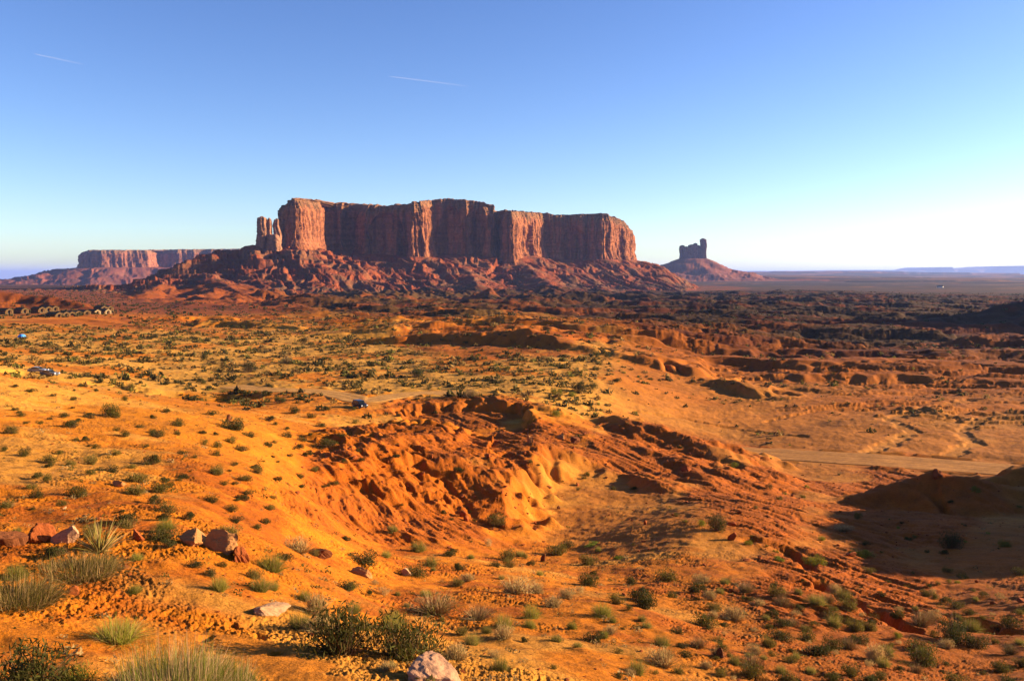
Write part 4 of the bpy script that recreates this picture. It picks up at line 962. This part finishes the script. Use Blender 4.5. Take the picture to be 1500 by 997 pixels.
# ================================================================== built things
import bmesh
def box(bm, x0, x1, y0, y1, z0, z1, bev=0):
    vs_ = [bm.verts.new(p) for p in ((x0,y0,z0),(x1,y0,z0),(x1,y1,z0),(x0,y1,z0),(x0,y0,z1),(x1,y0,z1),(x1,y1,z1),(x0,y1,z1))]
    fs = [bm.faces.new([vs_[i] for i in f]) for f in ((3,2,1,0),(4,5,6,7),(0,1,5,4),(1,2,6,5),(2,3,7,6),(3,0,4,7))]
    if bev:
        es = list({e for f in fs for e in f.edges}); bmesh.ops.bevel(bm, geom=es, offset=bev, segments=2, affect='EDGES')
def prism(bm, prof, y0, y1):
    a = [bm.verts.new((p[0], y0, p[1])) for p in prof]; b = [bm.verts.new((p[0], y1, p[1])) for p in prof]; n = len(prof)
    bm.faces.new(a); bm.faces.new(b[::-1])
    for i in range(n): bm.faces.new((a[i], b[i], b[(i + 1) % n], a[(i + 1) % n]))
def fin(name, bm, mat, parent=None, **k):
    bmesh.ops.recalc_face_normals(bm, faces=bm.faces); me = bpy.data.meshes.new(name); bm.to_mesh(me); bm.free(); return link(name, me, mat, parent, **k)
M_wall = simple('cabin_stucco', (.12, .055, .02), .9); M_roof = simple('cabin_roof', (.07, .042, .014), .9); M_dark = simple('dark_opening', (.02, .015, .012), .5)
M_wood = simple('porch_wood', (.085, .045, .013), .8); M_white = simple('cream_paint', (.19, .13, .065), .8)
M_glass = simple('window_glass', (.02, .025, .03), .08, .6, var=0)
def make_cabin(L=9.0, Wd=5.2, H=2.5, front=None):
    """long axis x; the porch gable looks along +x"""
    root = empty('cabin', (0, 0, 0), 'x', 'cabin', 'cabins in two rows on the left rise')
    bm = bmesh.new(); w_ = Wd / 2; prism_pts = [(-w_, -1), (w_, -1), (w_, H), (0, H + 1.15), (-w_, H)]
    a = [bm.verts.new((-L / 2, p[0], p[1])) for p in prism_pts]; b = [bm.verts.new((L / 2 - 1.6, p[0], p[1])) for p in prism_pts]
    bm.faces.new(a); bm.faces.new(b)
    for i in range(5): bm.faces.new((a[i], b[i], b[(i + 1) % 5], a[(i + 1) % 5]))
    fin('wall', bm, M_wall, root)
    bm = bmesh.new()
    for s_ in (1, -1):
        p = [(0, H + 1.22), (s_ * (w_ + .45), H - .18), (s_ * (w_ + .45), H + .02), (0, H + 1.44)]
        a = [bm.verts.new((-L / 2 - .3, q[0], q[1])) for q in p]; b = [bm.verts.new((L / 2 + .3, q[0], q[1])) for q in p]
        bm.faces.new(a); bm.faces.new(b)
        for i in range(4): bm.faces.new((a[i], b[i], b[(i + 1) % 4], a[(i + 1) % 4]))
    fin('roof', bm, M_roof, root)
    bm = bmesh.new()                                   # porch gable with an arched opening
    X0, X1 = L / 2 - .25, L / 2; outer = [(-w_, -.6), (-w_, H - .05), (0, H + 1.08), (w_, H - .05), (w_, -.6)]
    inner = [(-1.5, -.6), (-1.5, 1.7), (-1.0, 2.3), (0, 2.6), (1.0, 2.3), (1.5, 1.7), (1.5, -.6)]
    loop = outer + inner[::-1]
    for xx, flip in ((X0, 0), (X1, 1)): pass
    a = [bm.verts.new((X0, p[0], p[1])) for p in loop]; b = [bm.verts.new((X1, p[0], p[1])) for p in loop]; f1 = bm.faces.new(a); f2 = bm.faces.new(b)
    for i in range(len(loop)): bm.faces.new((a[i], b[i], b[(i + 1) % len(loop)], a[(i + 1) % len(loop)]))
    bmesh.ops.triangulate(bm, faces=[f1, f2]); fin('porch', bm, M_white if front else M_wood, root)
    bm = bmesh.new(); box(bm, L / 2 - 1.58, L / 2 - 1.52, -.5, .5, 0, 2.1); fin('door', bm, M_dark, root)
    for yy in (-w_ - .03, w_ + .0): 
        bm = bmesh.new(); box(bm, -1.0, .2, yy, yy + .03, 1.0, 2.0); fin('window', bm, M_glass, root)
    bm = bmesh.new(); box(bm, L / 2 - 1.6, L / 2 + .5, -w_, w_, -1, .02); fin('porch_floor', bm, M_wood, root)
    return root
CAB = [ # px of the gable, row of the base, distance, yaw, label
 (13,461,610,-.75,'cabin at the left end of the upper row, cut by the photo edge'),(36,460,620,-.75,'second cabin of the upper row with a dark arched porch'),(61,458.5,632,-.75,'third cabin of the upper row with the longest dark wall'),
 (71,457.5,648,-.8,'fourth cabin of the upper row, half hidden'),(81,456.5,664,-.8,'last cabin of the upper row on the right'),
 (86,467.5,548,-.72,'nearest cabin of the lower row, its long dark wall in full view'),(96.5,466.5,560,-.78,'second cabin of the lower row'),(105,466,573,-.8,'third cabin of the lower row, mostly hidden'),(114,465,586,-.8,'fourth cabin of the lower row, mostly hidden'),
 (127,463.5,600,-.8,'fifth cabin of the lower row with a pale gable'),(142,462.5,612,-.7,'cream fronted cabin with a square window, second from the right'),(157.5,461.5,624,-.7,'cream fronted cabin at the right end of the lower row'),
 (152,456.5,660,-.8,'cabin of the back row behind the two cream fronted cabins'),(161,456.5,672,-.8,'last cabin of the back row behind the right end'),
]
CW = make_cabin(); CWf = make_cabin(front=True); used = set()
for i, (px, py, D, yaw, lb) in enumerate(CAB):
    src = CWf if lb.startswith('cream') else CW
    if src.name in used:
        o = src.copy(); COL.objects.link(o)
        for ch in src.children: c = ch.copy(); COL.objects.link(c); c.parent = o
    else: o = src; used.add(src.name)
    yaw += .30; x, y, z = W(px, py, D); z += .7; o.location = (x - 3.5 * math.cos(yaw), y - 3.5 * math.sin(yaw), z); o.rotation_euler.z = yaw; o['label'] = lb

def wheel(parent, x, y, r, mt, mr):
    bm = bmesh.new(); bmesh.ops.create_cone(bm, cap_ends=True, segments=24, radius1=r, radius2=r, depth=.24); bmesh.ops.rotate(bm, verts=bm.verts, matrix=__import__('mathutils').Matrix.Rotation(math.pi / 2, 3, 'X'))
    bmesh.ops.translate(bm, verts=bm.verts, vec=(x, y, r)); wv = fin('wheel', bm, mt, parent)
    bm = bmesh.new(); bmesh.ops.create_cone(bm, cap_ends=True, segments=16, radius1=r * .6, radius2=r * .55, depth=.27); bmesh.ops.rotate(bm, verts=bm.verts, matrix=__import__('mathutils').Matrix.Rotation(math.pi / 2, 3, 'X'))
    bmesh.ops.translate(bm, verts=bm.verts, vec=(x, y, r)); fin('rim', bm, mr, wv)
M_tyre = simple('tyre_rubber', (.02, .02, .02), .8, var=0); M_rim = simple('wheel_rim', (.35, .35, .36), .3, .5, .8, 0); M_lamp = simple('headlight_glass', (.8, .82, .85), .1, .8, var=0)
def make_car(x, y, z, yaw, body, label, L=4.7, H=1.75, name='parked_car', cat='car', suv=True):
    mb = simple('car_paint', body, .25, .6, .2, .0); root = empty(name, (x, y, z), label, cat, None, yaw)
    h = L / 2; w_ = .92
    if suv: low = [(-h, .45), (-h, 1.0), (-h + .15, 1.08), (h - 1.15, 1.05), (h - .2, .92), (h, .75), (h, .38), (h - .4, .32), (-h + .3, .32)]; top = [(-h + .1, 1.06), (-h + .45, H - .02), (-h + .8, H), (.35, H), (.75, H - .08), (h - 1.15, 1.04)]
    else: low = [(-h, .45), (-h, .92), (-h + .5, .98), (h - 1.2, .92), (h - .1, .78), (h, .6), (h, .34), (-h + .3, .30)]; top = [(-h + .5, .96), (-h + 1.2, H), (.3, H), (h - 1.3, .92)]
    bm = bmesh.new(); prism(bm, low, -w_, w_); bmesh.ops.bevel(bm, geom=list(bm.edges), offset=.07, segments=2, affect='EDGES'); bd = fin('body', bm, mb, root)
    bm = bmesh.new(); prism(bm, top, -w_ + .12, w_ - .12); bmesh.ops.bevel(bm, geom=list(bm.edges), offset=.06, segments=2, affect='EDGES'); fin('cabin_roof', bm, mb, root)
    for s_ in (1, -1):
        bm = bmesh.new(); t0 = w_ - .12 + .004; q = [(-h + .5, 1.12), (-h + .68, H - .14), (.3, H - .14), (h - 1.35, 1.10)] if suv else [(-h + .85, 1.0), (-h + 1.3, H - .1), (.25, H - .1), (h - 1.5, .98)]
        prism(bm, q, s_ * t0, s_ * (t0 + .015)); fin('side_window', bm, M_glass, root)
        bm = bmesh.new(); box(bm, h - 1.35, h - 1.2, s_ * (w_ + .12) - .1, s_ * (w_ + .12) + .1, 1.02, 1.16, .02); fin('wing_mirror', bm, mb, root)
        bm = bmesh.new(); box(bm, h - .12, h + .015, s_ * .68 - .18, s_ * .68 + .18, .66, .84, .03); fin('headlight', bm, M_lamp, root)
    tx = top[-2]; bx = top[-1]; bm = bmesh.new(); dx, dz = bx[0] - tx[0], bx[1] - tx[1]; nx, nz = -dz * -1, dx; ln = math.hypot(nx, nz); nx, nz = -dz / ln * .02, dx / ln * .02
    a = (tx[0] + dx * .08 + nx, tx[1] + dz * .08 + nz); b = (tx[0] + dx * .92 + nx, tx[1] + dz * .92 + nz)
    vv_ = [bm.verts.new(p) for p in ((a[0], -w_ + .22, a[1]), (a[0], w_ - .22, a[1]), (b[0], w_ - .2, b[1]), (b[0], -w_ + .2, b[1]))]; bm.faces.new(vv_); r_ = bmesh.ops.solidify(bm, geom=list(bm.faces), thickness=.012); fin('windscreen', bm, M_glass, root)
    bm = bmesh.new(); box(bm, h - .03, h + .02, -.45, .45, .5, .78, .01); fin('grille', bm, M_dark, root)
    for s_ in (1, -1):
        for xx in (-h + .9, h - .95): wheel(root, xx, s_ * (w_ - .12), .36, M_tyre, M_rim)
    return root
x, y, z = PG(527, 597); make_car(x, y, gz(x, y) + .05, -.9, (.010, .012, .022), 'dark blue off-road car parked on the sandy track by the turning loop')
x, y, z = PG(40, 470); x, y = 40 / 1 * 0 + (43 - CX) / F * 560, 560; make_car(x, y, W(43, 467, 560)[2] - .2, .1, (.03, .06, .22), 'blue car parked before the nearest cabin')
make_car((53 - CX) / F * 563, 563, W(53, 467, 563)[2] - .2, .1, (.05, .09, .25), 'pale blue car right of the other by the cabins', H=1.5, suv=False)
x, y, z = PG(56, 546); make_car(x, y, gz(x, y) + .1, -.1, (.20, .21, .23), 'white car half hidden by the dune crest at the left', H=1.45, suv=False)
x, y, z = PG(73, 549); make_car(x, y, gz(x, y) - .2, -.3, (.12, .12, .13), 'silver car to the right of the white one behind the dune crest', H=1.45, suv=False)
# tent
x, y, z = PG(32, 494); root = empty('tent', (x, y, z), 'small blue dome tent among scrub at the far left', 'tent', None, .4)
M_tent = simple('tent_blue', (.04, .22, .62), .6); M_tent2 = simple('tent_navy', (.02, .03, .12), .6)
g_ = np.linspace(0, 1, 9); V = []; Fc = []
for i, a in enumerate(np.linspace(0, math.pi / 2, 8)):
    for j in range(16):
        b = j / 16 * 2 * math.pi; rr = math.cos(a) ** .8 * (1.5 + .12 * math.cos(4 * b)); V.append((rr * math.cos(b), rr * math.sin(b) * .85, 1.45 * math.sin(a) - .1))
for i in range(7):
    for j in range(16): Fc.append((i * 16 + j, i * 16 + (j + 1) % 16, (i + 1) * 16 + (j + 1) % 16, (i + 1) * 16 + j))
me = bpy.data.meshes.new('canopy'); me.from_pydata(V, [], Fc); link('canopy', me, M_tent, root)
bm = bmesh.new(); a = [bm.verts.new(p) for p in ((-1.62, -.7, -.1), (-1.62, .7, -.1), (-1.1, .25, 1.0), (-1.1, -.25, 1.0))]; bm.faces.new(a); bmesh.ops.solidify(bm, geom=list(bm.faces), thickness=.03); fin('door', bm, M_tent2, root)
# far house
x, y = (1376 - CX) / F * 2900, 2900; z = gz(x, y); root = empty('house', (x, y, z), 'tiny white house alone on the far green plain', 'house', None, -.6)
bm = bmesh.new(); box(bm, -9, 9, -5, 5, -1, 5); fin('wall', bm, simple('white_wall', (.62, .55, .5), .8), root)
bm = bmesh.new(); a = [bm.verts.new(p) for p in ((-10,-6,5.02),(10,-6,5.02),(10,6,5.02),(-10,6,5.02),(-9,0,8),(9,0,8))]
for f in ((3,2,1,0),(0,1,5,4),(2,3,4,5),(1,2,5),(3,0,4)): bm.faces.new([a[i] for i in f])
fin('roof', bm, M_roof, root)
bm = bmesh.new(); box(bm, 9.02, 9.08, -1, 1, -.5, 2.4); fin('door', bm, M_dark, root)
# contrails high above the haze
mt, t, b = mat_new('ice_trail'); em = N(t, 'ShaderNodeBsdfTranslucent'); em.inputs['Color'].default_value = (.98, .98, 1, 1); tr = N(t, 'ShaderNodeBsdfTransparent'); mx = N(t, 'ShaderNodeMixShader'); at = N(t, 'ShaderNodeVertexColor', layer_name="Col")
t.links.new(at.outputs[0], mx.inputs[0]); t.links.new(tr.outputs[0], mx.inputs[1]); t.links.new(em.outputs[0], mx.inputs[2]); t.links.new(mx.outputs[0], t.nodes['Material Output'].inputs['Surface'])
for p0, p1, ymid, lb in (((50,79),(125,95),34000,'short white contrail high in the blue at the left'),((570,112),(690,127),40000,'longer white contrail above the mesa')):
    A0 = np.array(W(*p0, ymid)); A1 = np.array(W(*p1, ymid)); V = []; Fc = []; C = []; n_ = 40
    for i in range(n_ + 1):
        f = i / n_; c = A0 + (A1 - A0) * f; rr = ymid / F * (.45 + 1.0 * f)
        for j in range(8): a = j / 8 * 2 * math.pi; V.append(c + np.array([0, math.cos(a) * rr, math.sin(a) * rr])); C.append([.08 * (1 - f) ** .8 * min(1, f * 12 + .3)] * 3)
    for i in range(n_):
        for j in range(8): Fc.append((i * 8 + j, i * 8 + (j + 1) % 8, (i + 1) * 8 + (j + 1) % 8, (i + 1) * 8 + j))
    me = mesh_np('contrail', np.array(V), Fc); setcol(me, np.array(C)); o = link('contrail', me, mt, None, lb, 'contrail', None, None)

# far tablelands on the horizon, beyond the plain
def tableland(px_z, D, depth, base):
    P = np.array([((p - CX) / F * D, zrow(r, D)) for p, r in px_z]); xs = np.linspace(P[0, 0], P[-1, 0], 500); zt = np.interp(xs, P[:, 0], P[:, 1]) + fbm(xs / 900, xs * 0, 4, 801) * D * .00012
    rows = []
    for dy, f in ((-depth * .9, 0), (-depth * .35, .45), (-depth * .3, .9), (-depth * .27, 1), (depth, 1), (depth * 1.3, 0)):
        rows.append(np.stack([xs, D + dy + fbm(xs / 1200, xs * 0 + dy, 3, 803) * depth * .3, base + (zt - base) * f], 1))
    V = np.concatenate(rows); m = len(xs); jj, ii = np.meshgrid(np.arange(5), np.arange(m - 1), indexing='ij'); a = (jj * m + ii).ravel()
    me = mesh_np('distant_hills', V, np.stack([a, a + 1, a + m + 1, a + m], 1)); C = np.empty((len(V), 3)); C[:] = (.16, .08, .06); setcol(me, C); link('distant_hills', me, M_talus, kind='structure')
tableland([(900,404),(960,399.5),(1040,398.5),(1100,397),(1160,397.5),(1240,395.5),(1345,395.5),(1360,391.5),(1377,391.5),(1384,395),(1430,394),(1455,390.5),(1500,389),(1800,389)], 34000, 2500, -700)
tableland([(-400,413),(0,417),(30,416),(48,414.5),(75,415.5),(110,418),(180,421)], 30000, 2500, -900)
